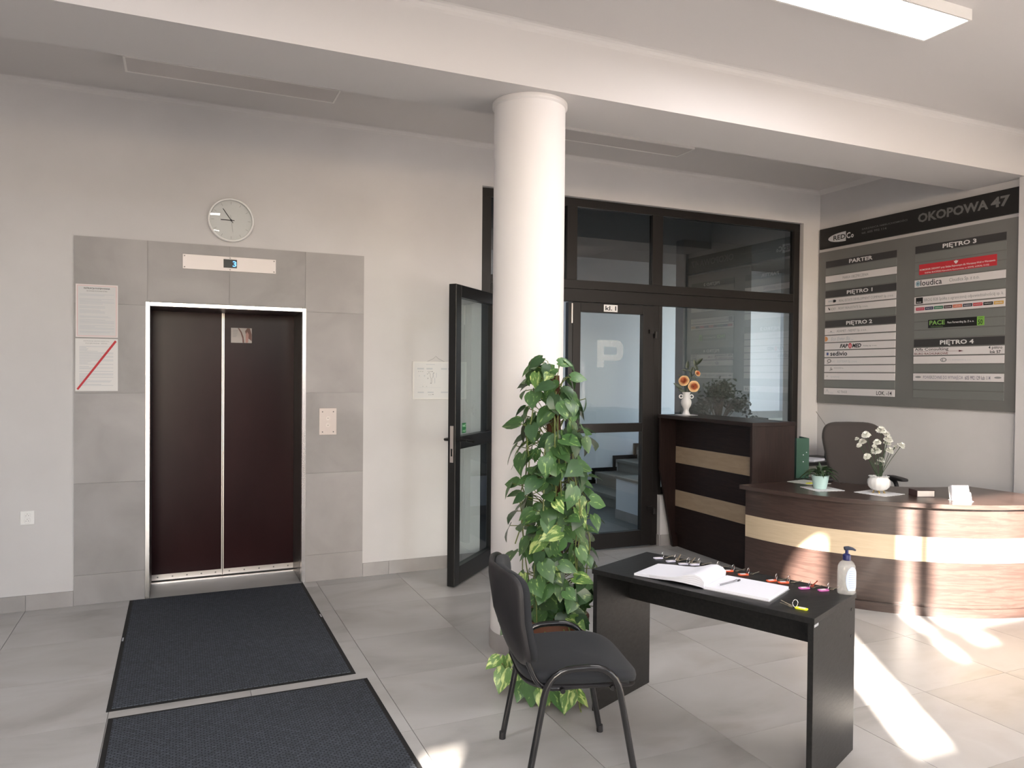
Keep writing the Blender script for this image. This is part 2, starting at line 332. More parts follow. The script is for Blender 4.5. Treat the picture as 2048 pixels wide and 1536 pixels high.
# closed right leaf
d3 = sempty('door_3', 'closed glazed door leaf marked kl. I', (3.12, 5.75, .01))
def dbar(x0, x1, z0, z1, ya=5.708, yb=5.768): MB().box(x0, x1, ya, yb, z0, z1).build('door_rail', M_darkframe, d3, bev=.004)
dbar(3.107, 3.184, .012, 2.183); dbar(3.828, 3.948, .012, 2.183); dbar(3.184, 3.828, 2.10, 2.183); dbar(3.184, 3.828, 1.044, 1.122); dbar(3.184, 3.828, .012, .15)
MB().box(3.184, 3.828, 5.736, 5.740, 1.122, 2.10).build('pane', M_glass, d3); MB().box(3.184, 3.828, 5.736, 5.740, .15, 1.044).build('pane', M_glass, d3)
for z in (1.90, .30):
    MB().box(3.885, 3.935, 5.688, 5.708, z+.03, z+.065).tube([(3.955, 5.695, z-.01), (3.955, 5.695, z+.05)], .017, 10).build('hinge', M_darkframe, d3, smooth=True)
MB().box(3.066, 3.106, 5.715, 5.765, .012, 2.18).build('meeting_strip', M_blackframe, d3); MB().box(3.092, 3.103, 5.705, 5.7145, 2.0, 2.17).build('flush_bolt', M_steel, d3)
lab = MB().box(3.413, 3.553, 5.7055, 5.708, 2.110, 2.172).build('label_plate', mat('label_white', (.8, .78, .77), .5), d3)
text('kl. I', frame((0, 5.705, 0), (1, 0, 0), (0, 0, 1)), 3.428, 3.538, 2.122, 2.161, M_ink, lab, bold=.02)
# faint letter on the glass
m_dec, _t, _b, _n, _l = nodes('faint_letter'); _b.inputs['Base Color'].default_value = (.62, .66, .68, 1); _b.inputs['Alpha'].default_value = .3; _b.inputs['Roughness'].default_value = .6
mb = MB(); Fd = frame((0, 5.7345, 0), (1, 0, 0), (0, 0, 1)); mb.T = Fd
def arc(cx, cy, rx, ry, a0, a1, n=6): return [(cx+rx*math.cos(R(a0+(a1-a0)*i/n)), cy+ry*math.sin(R(a0+(a1-a0)*i/n))) for i in range(n+1)]
out = [(3.365, 1.62), (3.365, 1.862), (3.55, 1.862)]+arc(3.56, 1.80, .075, .062, 80, 0)+arc(3.56, 1.74, .075, .06, 0, -90)+[(3.435, 1.68), (3.435, 1.62)]
inn = [(3.435, 1.733), (3.435, 1.803)]+arc(3.545, 1.785, .022, .018, 90, 0, 3)+arc(3.545, 1.751, .022, .018, 0, -90, 3)
# P as bars: stem, top, bottom, bowl side
mb.prism([(3.365, 1.62), (3.435, 1.62), (3.435, 1.862), (3.365, 1.862)], 0, .001)
mb.prism([(3.435, 1.803), (3.545, 1.803), (3.56, 1.862), (3.435, 1.862)], 0, .001); mb.prism([(3.435, 1.68), (3.56, 1.68), (3.545, 1.733), (3.435, 1.733)], 0, .001)
mb.prism([(3.545, 1.733), (3.56, 1.68)]+arc(3.56, 1.74, .075, .06, -80, 0)+arc(3.56, 1.80, .075, .062, 0, 80)+[(3.56, 1.862), (3.545, 1.803)]+arc(3.545, 1.785, .022, .018, 80, 0, 3)+arc(3.545, 1.751, .022, .018, 0, -80, 3), 0, .001)
mb.build('glass_letter', m_dec, d3)
# open left leaf
hx, hy = 2.375, 5.70; fx, fy = 1.80, 5.115; LL = math.hypot(fx-hx, fy-hy); an = math.atan2(fy-hy, fx-hx)
d2 = bpy.data.objects.new('door_2', None); COL.objects.link(d2); d2.location = (hx, hy, .012); d2.rotation_euler = (0, 0, an)
WM[d2] = Matrix.Translation((hx, hy, .012)) @ Matrix.Rotation(an, 4, 'Z'); struct(d2, 'open glazed door leaf with lever handle')
def lb(x0, x1, z0, z1, ya=-.03, yb=.03, m=M_blackframe, name='door_rail', bev=.004, par=None):
    mb = MB(); mb.T = WM[d2]; mb.box(x0, x1, ya, yb, z0, z1); return mb.build(name, m, par or d2, bev=bev)
lb(0, .09, 0, 2.19); lb(LL-.09, LL, 0, 2.19); lb(.09, LL-.09, 2.10, 2.19); lb(.09, LL-.09, .99, 1.085); lb(.09, LL-.09, 0, .13)
lb(0, .02, 0, 2.19, .031, .05)
lb(.09, LL-.09, 1.085, 2.10, -.002, .002, M_glass, 'pane', 0); lb(.09, LL-.09, .13, .99, -.002, .002, M_glass, 'pane', 0)
lb(LL, LL+.002, .90, 1.165, -.012, .014, M_steel, 'lock_plate', 0); lb(LL+.002, LL+.003, .945, 1.0, -.005, .007, M_screen, 'latch_slot', 0)
mb = MB(); mb.T = WM[d2]; mb.tube([(LL-.045, -.03, 1.06), (LL-.045, -.075, 1.06), (LL-.06, -.083, 1.06), (LL-.16, -.083, 1.06)], .010, 10); mb.box(LL-.065, LL-.025, -.036, -.03, .96, 1.10)
mb.tube([(LL-.045, .03, 1.06), (LL-.045, .10, 1.06), (LL-.03, .11, 1.06), (LL-.02, .165, 1.055)], .010, 10); mb.build('lever_handle', M_blackframe, d2, smooth=True)
stk = lb(LL-.245, LL-.175, 1.10, 1.175, .0025, .0035, mat('green_sticker', (.01, .13, .04), .5), 'sticker', 0)
Fs = WM[d2] @ frame((LL-.175, .004, 0), (-1, 0, 0), (0, 0, 1)); gtx = mat('sticker_text', (.45, .75, .5), .5)
text('POMÓŻ', Fs, .006, .064, 1.145, 1.168, gtx, stk, bold=.02, c=.0); text('OTWORZYĆ', Fs, .006, .064, 1.108, 1.126, gtx, stk, bold=.01)
Fs2 = WM[d2] @ frame((LL-.165, .002, 0), (1, 0, 0), (0, 0, 1))
# ------------------------------------------------------------------ lift
e = sempty('door_1', 'brown sliding lift doors in a steel frame', (.32, 5.9, 0))
def eb(name, m, x0, x1, ya, yb, z0, z1, bev=0, par=None): return MB().box(x0, x1, ya, yb, z0, z1).build(name, m, par or e, bev=bev)
eb('frame', M_steel2, -.208, -.180, D-.018, D+.02, 0, 2.025, .002); eb('frame', M_steel2, .828, .856, D-.018, D+.02, 0, 2.025, .002); eb('frame', M_steel2, -.180, .828, D-.018, D+.02, 1.997, 2.025, .002)
eb('jamb', M_steeldk, -.2, -.180, D+.02, 6.10, 0, 2.02); eb('jamb', M_steeldk, .828, .848, D+.02, 6.10, 0, 2.02); eb('lintel', M_steeldk, -.18, .828, D+.02, 6.10, 1.997, 2.02)
eb('sill', M_steel2, -.18, .828, 6.02, 6.045, -.004, .004); eb('sill', M_steeldk, -.18, .828, 6.045, 6.10, -.004, .002); eb('sill', M_steel, -.18, .828, 6.048, 6.056, .002, .006)
for a, b in ((-.179, .297), (.315, .827)):
    pn = eb('door_panel', M_ldoor, a, b, 6.085, 6.11, .012, 1.996)
    kp = eb('kick_strip', M_steel, a, b, 6.081, 6.085, .014, .055, 0, pn)
    mb = MB()
    for i in range(5): mb.lathe([(.006, 0), (.004, .003), (0, .004)], 8, (0, 0, 0)); n = len(mb.v)-24;
    mb = MB(); mb.T = frame((0, 6.081, 0), (1, 0, 0), (0, 0, 1))
    for i in range(5): mb.lathe([(.006, 0), (.005, .002), (0, .003)], 8, (a+.04+(b-a-.08)*i/4, .035, 0))
    mb.build('rivets', M_steeldk, pn, smooth=True, kind='stuff')
eb('door_edge', M_steel, .297, .304, 6.078, 6.11, .012, 1.996); eb('door_edge', M_steel, .308, .315, 6.078, 6.11, .012, 1.996); eb('seam', M_screen, .304, .308, 6.09, 6.11, .012, 1.996)
struct(MB().box(-.4, 1.05, 6.112, 6.2, -.1, 2.2).build('wall_lift_shaft', M_steeldk), 'dark lift shaft behind the doors')
FB = frame((0, D, 0), (1, 0, 0), (0, 0, 1))     # back-wall frame: a = x, b = z, c = out of the wall
FD = frame((0, 6.085, 0), (1, 0, 0), (0, 0, 1))
def plate(F, a0, a1, b0, b1, c0, c1, name, m, parent=None, bev=0, **kw):
    mb = MB(); mb.T = F; mb.box(a0, a1, b0, b1, c0, c1); return mb.build(name, m, parent, bev=bev, **kw)
nt = tag(plate(FD, .362, .512, 1.775, 1.888, .001, .003, 'sticker_notice', mat('notice_grey', (.44, .39, .37), .5)), 'small grey notice with a photo strip stuck on the right lift door', 'notice')
mb = MB(); mb.T = FD; mb.prism([(.445, 1.776), (.458, 1.776), (.452, 1.82), (.438, 1.86), (.42, 1.887), (.41, 1.887), (.43, 1.855), (.443, 1.81)], .003, .0036); mb.prism([(.475, 1.82), (.511, 1.79), (.511, 1.84), (.498, 1.887), (.478, 1.887), (.463, 1.865)], .003, .0036); mb.build('print', mat('notice_brown', (.16, .085, .07), .6), nt)
mb = MB(); mb.T = FD; mb.prism([(.466, 1.776), (.485, 1.776), (.49, 1.84), (.478, 1.862), (.468, 1.84)], .0036, .004); mb.build('print', mat('notice_pink', (.42, .23, .2), .6), nt)
mb = MB(); mb.T = FD; [mb.box(.375, .415-.004*i, 1.868-.012*i, 1.871-.012*i, .003, .0035) for i in range(5)]; mb.build('print', M_inkg, nt)
# floor display above the lift
dp = tag(plate(FB, .022, .640, 2.264, 2.366, .012, .016, 'lift_display', mat('display_plate', (.62, .57, .56), .45, .3), bev=.004), 'long steel plate above the lift showing a blue 3', 'display')
sc = plate(FB, .286, .375, 2.287, 2.347, .016, .0165, 'screen', M_screen, dp)
text('3', FB, .347, .371, 2.297, 2.336, M_blue, sc, c=.0172, bold=.01, name='digit')
mb = MB(); mb.T = FB
for a, b in ((.035, 2.353), (.035, 2.277), (.627, 2.353), (.627, 2.277), (.33, 2.356), (.33, 2.275)): mb.lathe([(.0045, .016), (.003, .018), (0, .0182)], 8, (a, b, 0))
mb.build('screws', M_steeldk, dp, smooth=True, kind='stuff')
cp = tag(plate(FB, .953, 1.081, 1.090, 1.289, .012, .016, 'call_panel', mat('call_plate', (.60, .53, .50), .42, .4), bev=.004), 'steel call button panel on the tiles right of the lift', 'call panel')
for b in (1.213, 1.163):
    mb = MB(); mb.T = FB; mb.lathe([(.017, .016), (.017, .019), (.014, .019), (.0135, .0175), (0, .0175)], 20, (1.017, b, 0)); bt = mb.build('button', M_steel, cp, smooth=True)
    mb = MB(); mb.T = FB; s = 1 if b > 1.2 else -1; mb.prism([(1.010, b-.003*s), (1.017, b+.005*s), (1.024, b-.003*s), (1.017, b+.001*s)][::1], .0176, .018); mb.build('arrow', M_ink, bt)
mb = MB(); mb.T = FB
for a in (.977, 1.057):
    for b in (1.262, 1.112): mb.lathe([(.005, .016), (.003, .018), (0, .0182)], 8, (a, b, 0))
mb.build('screws', M_steeldk, cp, smooth=True, kind='stuff')
# clock
ck = thing('wall_clock', 'round white wall clock above the lift, hands near nine', 'clock', (.335, D, 2.47))
FC = frame((.335, D, 2.622), (1, 0, 0), (0, 0, 1))
def cb(name, m, mb, **k): return mb.build(name, m, ck, **k)
mb = MB(); mb.T = FC; mb.lathe([(.150, 0), (.153, .01), (.153, .036), (.148, .04), (.141, .038), (.139, .028)], 64, cap=False); cb('rim', M_white, mb, smooth=True)
mb = MB(); mb.T = FC; mb.lathe([(.149, .002), (.149, .018), (0, .018)], 48); cb('dial', mat('dial', (.66, .67, .66), .6), mb)
mb = MB(); mb.T = FC
for h in range(12):
    a = h*PI/6; r0, r1 = .112, .130; d = (math.sin(a), math.cos(a)); p = (d[1]*.001, -d[0]*.001)
    mb.add([(d[0]*r0+p[0], d[1]*r0+p[1], .0185), (d[0]*r1+p[0], d[1]*r1+p[1], .0185), (d[0]*r1-p[0], d[1]*r1-p[1], .0185), (d[0]*r0-p[0], d[1]*r0-p[1], .0185)], [(0, 3, 2, 1)])
cb('hour_marks', M_inkg, mb, kind='stuff')
def hand(deg, l, tail, w, z, m, nm):
    mb = MB(); mb.T = FC @ Matrix.Rotation(-R(deg), 4, 'Z'); mb.box(-w, w, -tail, l, z, z+.0012); cb(nm, m, mb)
hand(270, .068, .022, .0028, .021, M_ink, 'hour_hand'); hand(325, .095, .022, .0022, .0235, M_ink, 'minute_hand'); hand(172, .085, .035, .0008, .026, M_inkg, 'second_hand')
mb = MB(); mb.T = FC; mb.lathe([(.006, .019), (.006, .028), (0, .028)], 12); cb('hub', M_ink, mb)
mb = MB(); mb.T = FC; mb.lathe([(.142, .033), (.10, .0345), (0, .035)], 48); cb('glass_cover', M_clockglass, mb, smooth=True)
# posters on the tiles
def lines(F, a0, a1, b1, b0, n, m, parent, c, seed=1, th=.4, mn=.35, name='text_lines'):
    rd = random.Random(seed); mb = MB(); mb.T = F; st_ = (b1-b0)/n
    for i in range(n):
        if rd.random() < .08: continue
        e_ = a1 if rd.random() < .6 else a0+(a1-a0)*rd.uniform(mn, .95)
        mb.add([(a0, b1-st_*i, c), (e_, b1-st_*i, c), (e_, b1-st_*(i+th), c), (a0, b1-st_*(i+th), c)], [(0, 3, 2, 1)])
    return mb.build(name, m, parent, kind='stuff')
p1 = tag(plate(FB, -.619, -.373, 1.775, 2.124, .012, .014, 'instruction_poster', mat('poster_white', (.72, .66, .65), .6)), 'upper white instruction poster with a thin pink border, left of the lift', 'poster')
mb = MB(); mb.T = FB
for a, b, c, d in ((-.610, -.382, 2.113, 2.1155), (-.610, -.382, 1.783, 1.7855), (-.610, -.6075, 1.7855, 2.113), (-.3845, -.382, 1.7855, 2.113)): mb.box(a, b, c, d, .014, .0144)
mb.build('border', M_pink, p1)
plate(FB, -.606, -.387, 1.788, 2.110, .014, .0142, 'sheet', mat('poster_sheet', (.62, .61, .61), .6), p1)
text('INSTRUKCJA POSTĘPOWANIA', FB, -.572, -.420, 2.090, 2.103, M_ink, p1, c=.0146, bold=.02, name='heading'); text('NA WYPADEK POWSTANIA POŻARU', FB, -.556, -.436, 2.077, 2.085, M_ink, p1, c=.0146, name='heading')
lines(FB, -.597, -.395, 2.060, 1.99, 9, M_inkl, p1, .0147, 3); lines(FB, -.597, -.45, 1.98, 1.93, 6, M_inkl, p1, .0147, 4); lines(FB, -.597, -.395, 1.915, 1.80, 15, M_inkl, p1, .0147, 5)
p2 = tag(plate(FB, -.621, -.373, 1.419, 1.766, .012, .0138, 'fire_poster', mat('poster_white2', (.70, .68, .67), .6)), 'lower white instruction poster crossed by a diagonal red bar', 'poster')
text('INSTRUKCJA BEZPIECZEŃSTWA', FB, -.574, -.424, 1.746, 1.754, M_inkg, p2, c=.0143, bold=.01, name='heading'); text('POSTĘPOWANIE   DŹWIG', FB, -.562, -.436, 1.731, 1.739, M_inkg, p2, c=.0143, bold=.01, name='heading')
lines(FB, -.598, -.40, 1.715, 1.45, 34, M_inkl, p2, .0143, 9, mn=.2)
mb = MB(); mb.T = FB; mb.prism([(-.614, 1.434), (-.604, 1.426), (-.380, 1.748), (-.390, 1.758)], .0144, .0150); mb.build('red_bar', M_red, p2)
# socket
so = tag(plate(FB, -.930, -.850, .556, .646, 0, .009, 'wall_socket', M_white, bev=.004), 'white double power socket low on the wall left of the lift', 'socket')
for b in (.585, .619):
    mb = MB(); mb.T = FB; mb.lathe([(.019, .009), (.0185, .014), (.0165, .014), (.016, .0105), (0, .0105)], 20, (-.89, b, 0)); q = mb.build('outlet', M_white, so, smooth=True)
    mb = MB(); mb.T = FB
    for a in (-.007, .007): mb.lathe([(.0026, .0106), (0, .0112)], 6, (-.89+a, b-.003, 0))
    mb.lathe([(.0024, .0106), (.002, .013), (0, .0132)], 6, (-.89, b+.008, 0)); mb.build('pin_holes', M_inkg, q)
# plan board
pb = tag(plate(FB, 1.667, 2.118, 1.349, 1.648, .002, .012, 'wall_plan', mat('plan_white', (.70, .68, .66), .5), bev=.002), 'white framed evacuation diagram hanging on the wall behind the open door', 'wall plan')
plate(FB, 1.682, 2.103, 1.361, 1.636, .012, .0124, 'sheet', mat('plan_sheet', (.66, .65, .65), .6), pb)
mb = MB(); mb.T = FB; mb.tube([(1.79, 1.648, .004), (1.84, 1.672, .004), (1.86, 1.690, .004), (1.88, 1.672, .004), (1.93, 1.648, .004)], .0012, 5); mb.build('hanging_cord', M_inkg, pb)
FP = FB
def rects(L, m, name='diagram', c=.0128):
    mb = MB(); mb.T = FB
    for a0, a1, b0, b1 in L: mb.box(a0, a1, b0, b1, .0124, c)
    mb.build(name, m, pb, kind='stuff')
rects([(1.705, 1.76, 1.585, 1.597), (1.78, 1.83, 1.585, 1.597), (1.775, 1.85, 1.622, 1.626), (1.71, 1.76, 1.40, 1.41), (1.79, 1.84, 1.40, 1.41), (1.90, 1.95, 1.585, 1.597), (1.96, 2.02, 1.585, 1.597), (1.90, 1.96, 1.40, 1.41), (1.835, 1.84, 1.52, 1.56), (1.86, 1.865, 1.52, 1.56), (1.846, 1.852, 1.475, 1.52), (1.72, 1.725, 1.53, 1.54), (1.76, 1.77, 1.53, 1.54), (1.72, 1.9, 1.442, 1.4435)], M_inkl)
rects([(1.715, 1.72, 1.567, 1.572), (1.731, 1.736, 1.567, 1.572), (1.747, 1.752, 1.567, 1.572), (1.792, 1.797, 1.567, 1.572), (1.805, 1.812, 1.567, 1.572), (1.82, 1.832, 1.567, 1.572), (1.795, 1.806, 1.556, 1.560), (1.834, 1.846, 1.556, 1.560), (1.784, 1.793, 1.548, 1.552), (1.79, 1.795, 1.51, 1.52), (1.812, 1.824, 1.474, 1.480), (1.75, 1.754, 1.45, 1.455), (1.78, 1.784, 1.45, 1.455), (1.80, 1.805, 1.383, 1.388), (1.815, 1.82, 1.383, 1.388), (1.828, 1.84, 1.385, 1.39), (2.0, 2.01, 1.53, 1.54)], M_inkg)
mb = MB(); mb.T = FB
mb.tube([(1.811, 1.556, .0128), (1.811, 1.53, .0128), (1.818, 1.515, .0128), (1.818, 1.482, .0128)], .0010, 4); mb.tube([(1.834, 1.556, .0128), (1.834, 1.53, .0128), (1.826, 1.515, .0128), (1.826, 1.482, .0128)], .0010, 4); mb.build('diagram', M_inkg, pb, kind='stuff')
# ceiling lamps
def lamp(x0, x1, ya, yb, on, label):
    t = thing('ceiling_lamp', label, 'ceiling lamp', ((x0+x1)/2, (ya+yb)/2, CZ-.055))
    mb = MB(); w = .012
    mb.box(x0, x1, ya, ya+w, CZ-.055, CZ); mb.box(x0, x1, yb-w, yb, CZ-.055, CZ); mb.box(x0, x0+w, ya+w, yb-w, CZ-.055, CZ); mb.box(x1-w, x1, ya+w, yb-w, CZ-.055, CZ)
    mb.build('frame', M_lampf, t)
    MB().box(x0+w, x1-w, ya+w, yb-w, CZ-.052, CZ-.046).build('diffuser', M_lampon if on else M_lampoff, t)
lamp(2.44, 3.66, 2.55, 2.82, True, 'lit white ceiling panel lamp in front of the beam')
lamp(-.30, .95, 4.88, 5.13, False, 'unlit ceiling panel lamp above the lift')
lamp(2.52, 3.77, 4.92, 5.16, False, 'unlit ceiling panel lamp above the glazed screen')
lamp(-.9, .32, 2.1, 2.37, True, 'lit ceiling panel lamp outside the picture above the mats')
lamp(-.9, .32, -.6, -.33, True, 'lit ceiling panel lamp behind the viewer')
lamp(2.44, 3.66, -.6, -.33, True, 'lit ceiling panel lamp behind the viewer near the street window')
# ------------------------------------------------------------------ directory board on the right wall
BF = frame((WR-.003, 5.66, 0), (0, -1, 0), (0, 0, 1))
bd = thing('directory_board', 'large grey and black tenant directory board on the right wall', 'directory board', (WR, 4.68, 1.293))
hd = plate(BF, .006, 1.957, 2.828, 3.028, 0, .02, 'header_panel', M_boardk, bd, label='black header panel reading OKOPOWA 47')
bp = plate(BF, .004, 1.962, 1.293, 2.797, 0, .02, 'back_panel', M_board, bd)
def T(body, par, a0, a1, b0, b1, m, c=.0204, **k): return text(body, BF, a0, a1, b0, b1, m, par, c=c, **k)
def shape(par, poly, m, c=.0204, name='logo', th=.0004):
    mb = MB(); mb.T = BF; mb.prism(poly, c, c+th); return mb.build(name, m, par)
def ell(cx, cy, rx, ry, n=20, a0=0, a1=360): return [(cx+rx*math.cos(R(a0+(a1-a0)*i/n)), cy+ry*math.sin(R(a0+(a1-a0)*i/n))) for i in range(n if a1-a0 == 360 else n+1)]
T('OKOPOWA', hd, 1.10, 1.722, 2.900, 2.980, M_logog, bold=.035); T('47', hd, 1.742, 1.892, 2.898, 2.982, M_logog, bold=.035)
T('ZARZĄDCA NIERUCHOMOŚCI', hd, .51, .995, 2.935, 2.960, M_logog, bold=.01); T('tel. 605 992 114', hd, .51, .782, 2.902, 2.922, M_logog, bold=.01)
lg = shape(hd, [(.328, 2.868), (.328, 2.962)]+ell(.328, 2.915, .215, .047, 14, 90, 270)[1:-1], mat('logo_white', (.62, .62, .63), .5))
T('RED', lg, .178, .322, 2.893, 2.938, M_boardk, c=.0210, bold=.02)
T('C', hd, .334, .382, 2.888, 2.945, M_slatt, bold=.03); T('o', hd, .388, .420, 2.888, 2.922, M_slatt, bold=.03)
Lr = 'h w h ww h wwwwwwww w'.replace(' ', '')
left = ['d', 'g', 'w', 'g', 'd', 'w', 'w', 'g', 'd', 'w', 'w', 'w', 'w', 'w', 'w', 'w', 'g', 'w']
right = ['d', 'g', 'g', 'g', 'w', 'g', 'w', 'w', 'g', 'g', 'g', 'd', 'w', 'w', 'g', 'w', 'g', 'g']
SM = {'d': M_slatd, 'g': M_slatg, 'w': M_slatw}; PT = .0738; sl = {}
for side, (a0, a1), rows in (('L', (.091, .897), left), ('R', (1.082, 1.872), right)):
    for i, k in enumerate(rows):
        t_ = 2.697-PT*i; th = .026 if k == 'w' else .0235
        s_ = plate(BF, a0, a1, t_-.064, t_, .02, th, 'slat', SM[k], bd, bev=.0012); sl[side, i] = (s_, t_-.064, th+.0004)
def ST(side, i, body, a0, a1, m=M_inkg, f0=.26, f1=.66, **k):
    s_, b, c = sl[side, i]; T(body, s_, a0, a1, b+.064*f0, b+.064*f1, m, c=c, **k)
def SP(side, i, poly, m=M_inkg, name='logo', dc=0):
    s_, b, c = sl[side, i]; return shape(s_, [(a, b+y) for a, y in poly], m, c=c+dc, name=name)
wt = M_slatt
ST('L', 0, 'PARTER', .373, .641, wt, .22, .80, bold=.03); ST('L', 4, 'PIĘTRO 1', .352, .645, wt, .06, .80, bold=.03); ST('L', 8, 'PIĘTRO 2', .350, .647, wt, .06, .80, bold=.03)
ST('R', 0, 'PIĘTRO 3', 1.339, 1.633, wt, .06, .80, bold=.03); ST('R', 11, 'PIĘTRO 4', 1.329, 1.624, wt, .06, .80, bold=.03)
ST('L', 2, 'MARKA UBEZPIECZENIA', .303, .599); ST('L', 5, 'REAL ESTATE DEVELOPMENT COMPANY Sp. z o.o.', .262, .871, f0=.2); ST('L', 6, 'ROXY REALESTATE Sp. z o.o.', .258, .599, f0=.2)
SP('L', 5, [(.19, .02), (.215, .02), (.230, .033), (.215, .046), (.19, .046)], M_ink); SP('L', 5, [(.13, .026), (.185, .026), (.185, .042), (.13, .042)], M_inkl)
SP('L', 6, [(.13, .046), (.138, .046), (.152, .03), (.152, .018), (.14, .024)], M_ink); ST('L', 6, 'ROXY', .158, .224, M_inkg)
ST('L', 9, 'ADAMET - NIEMET Sp. z o.o.', .24, .586, f0=.2); SP('L', 9, [(.127, .018), (.211, .018), (.211, .022), (.127, .022)], M_inkl); SP('L', 9, [(.155, .026), (.185, .026), (.17, .038)], M_inkg)
ST('L', 10, 'Eco Enter Bis ...', .169, .438, M_inkl, .2, .75, shear=.3, bold=.01); SP('L', 10, [(.096, .008)]+[(.096+.036*math.sin(R(a)), .032-.026*math.cos(R(a))) for a in range(15, 180, 20)]+[(.096, .058)], mat('logo_orange', (.62, .27, .10), .5))
ST('L', 11, 'FAP', .281, .377, M_ink, .2, .8, bold=.035, shear=.25); ST('L', 11, 'MED', .426, .530, M_ink, .2, .8, bold=.035, shear=.25); ST('L', 11, 'Polska Sp. z o.o.', .554, .703, M_inkg, .28, .5, bold=.02)
SP('L', 11, ell(.402, .032, .020, .026), M_red); SP('L', 11, ell(.402, .030, .011, .018, 14), mat('logo_pink', (.75, .35, .38), .5), dc=.0005)
SP('L', 12, [(.131+r_*math.cos(R(a)), .032+r_*.95*math.sin(R(a))) for i_, a in enumerate(range(0, 360, 18)) for r_ in ((.027,) if i_ % 2 == 0 else (.009,))], mat('logo_navy', (.02, .05, .22), .5))
ST('L', 12, 'sedivio', .164, .370, M_ink, .18, .88, bold=.02)
ST('L', 13, 'SOFTEAM Sp. z o.o.', .249, .486, M_inkl, .2); SP('L', 13, ell(.152, .036, .026, .018), M_logog); SP('L', 13, ell(.152, .036, .017, .010, 14), M_slatw, dc=.0005); SP('L', 13, [(.12, .010), (.145, .010), (.150, .016), (.128, .016)], M_inkg); ST('L', 13, 'SOFT', .184, .224, M_inkl, .35, .6)
SP('L', 14, [(.159, .012), (.168, .016), (.182, .050), (.172, .046)], M_inkg); SP('L', 14, [(.172, .018), (.195, .024), (.186, .038)], M_logog); ST('L', 14, 'VR ENGINEERS sp.', .211, .328, M_inkg, .5, .72)
SP('L', 15, [(.120, .038), (.126, .026), (.140, .040), (.128, .034)], M_inkg); ST('L', 15, 'Symphony', .172, .281, M_inkl, .25, .6)
ST('L', 17, 'AZ TRADE', .257, .374, f0=.3); ST('L', 17, 'LOK. -14', .706, .869, M_ink, .18, .75, bold=.012); SP('L', 17, [(.11, .018), (.128, .052), (.134, .052), (.15, .022), (.143, .022), (.130, .044), (.117, .018)], M_inkl); ST('L', 17, 'AZ TRADE', .14, .205, M_inkl, .18, .36)
ST('R', 4, 'loudica', 1.140, 1.339, M_ink, .16, .92, bold=.008); ST('R', 4, 'Cloudica Sp. z o.o.', 1.405, 1.663, M_inkg, .16, .74, bold=.004); SP('R', 4, ell(1.116, .032, .022, .024), mat('logo_sky', (.32, .45, .52), .5)); SP('R', 4, [(1.108, .022), (1.108, .042), (1.126, .032)], mat('logo_dkblue', (.08, .14, .22), .5), dc=.0005)
ST('R', 6, 'BROG B2B Spółka z ograniczoną odpowiedzialnością sp. k.', 1.178, 1.861, M_inkg, .2, .75); q = SP('R', 6, [(1.098, .006), (1.165, .006), (1.165, .058), (1.098, .058)], M_boardk)
ST('R', 6, 'BROG', 1.104, 1.158, M_slatt, .45, .75, bold=.03)
s_, b, c = sl['R', 6]; T('B2B', q, 1.108, 1.150, b+.013, b+.024, M_slatt, c=c+.0006)
s_, b, c = sl['R', 6]; 
cols = [(.48, .04, .08), (.03, .035, .09), (.02, .16, .08), (.05, .02, .02), (.62, .16, .08), (.04, .04, .06), (.52, .05, .06), (.015, .015, .015), (.62, .36, .08)]
ca = [1.097, 1.183, 1.268, 1.356, 1.439, 1.525, 1.612, 1.696, 1.781, 1.865]
for i, cc in enumerate(cols):
    q = SP('R', 7, [(ca[i]+.003, .020), (ca[i+1]-.003, .020), (ca[i+1]-.003, .046), (ca[i]+.003, .046)], mat('label_colour_%d' % i, cc, .5), name='colour_label')
    s_, b, c = sl['R', 7]; T(['hosteris.pl', 'ekogroup', 'zielona', 'fotostrefa', 'mebloteka', 'studiolux', 'prezenty.pl', 'mapidomow', 'zabawka'][i], q, ca[i]+.012, ca[i+1]-.012, b+.028, b+.039, M_slatt, c=c+.0006, bold=.01)
s_, b, c = sl['R', 12]
ST('R', 12, 'Alfa Consulting', 1.095, 1.408, M_ink, .50, .98, bold=.008); ST('R', 12, 'BIURO RACHUNKOWE', 1.091, 1.405, mat('maroon_ink', (.16, .04, .045), .6), .06, .34, bold=.02)
SP('R', 12, [(1.095, .0295), (1.50, .0295), (1.50, .0315), (1.095, .0315)], mat('maroon_line', (.2, .05, .06), .6)); SP('R', 12, [(1.50, .022), (1.54, .0305), (1.50, .039)], mat('maroon_arrow', (.12, .035, .045), .6))
ST('R', 12, '4 piętro', 1.748, 1.857, M_ink, .50, .98, bold=.01); ST('R', 12, 'lok 57', 1.760, 1.845, M_ink, .06, .44, bold=.02)
SP('R', 13, ell(1.365, .032, .029, .018), M_inkg); SP('R', 13, ell(1.365, .032, .019, .010), M_slatw, dc=.0005); SP('R', 13, [(1.355, .020), (1.362, .020), (1.362, .040), (1.355, .040)], M_inkg, dc=.001); ST('R', 13, 'CTC ENGINEERING Sp. z o.o.', 1.404, 1.609, M_inkl, .32, .58)
ST('R', 15, 'POWIERZCHNIE DO WYNAJĘCIA', 1.18, 1.54, mat('violet_ink', (.16, .15, .22), .6), .16, .72); ST('R', 15, '605 992 129 lub 114', 1.556, 1.767, mat('violet_ink2', (.12, .11, .16), .6), .22, .72, bold=.008)
for a in (1.103, 1.798): SP('R', 15, ell(a+.028, .033, .028, .008), M_inkg)
rp = plate(BF, 1.124, 1.802, 2.444, 2.533, .0238, .026, 'red_plate', M_red, bd, label='red plate with white lettering and an eagle emblem')
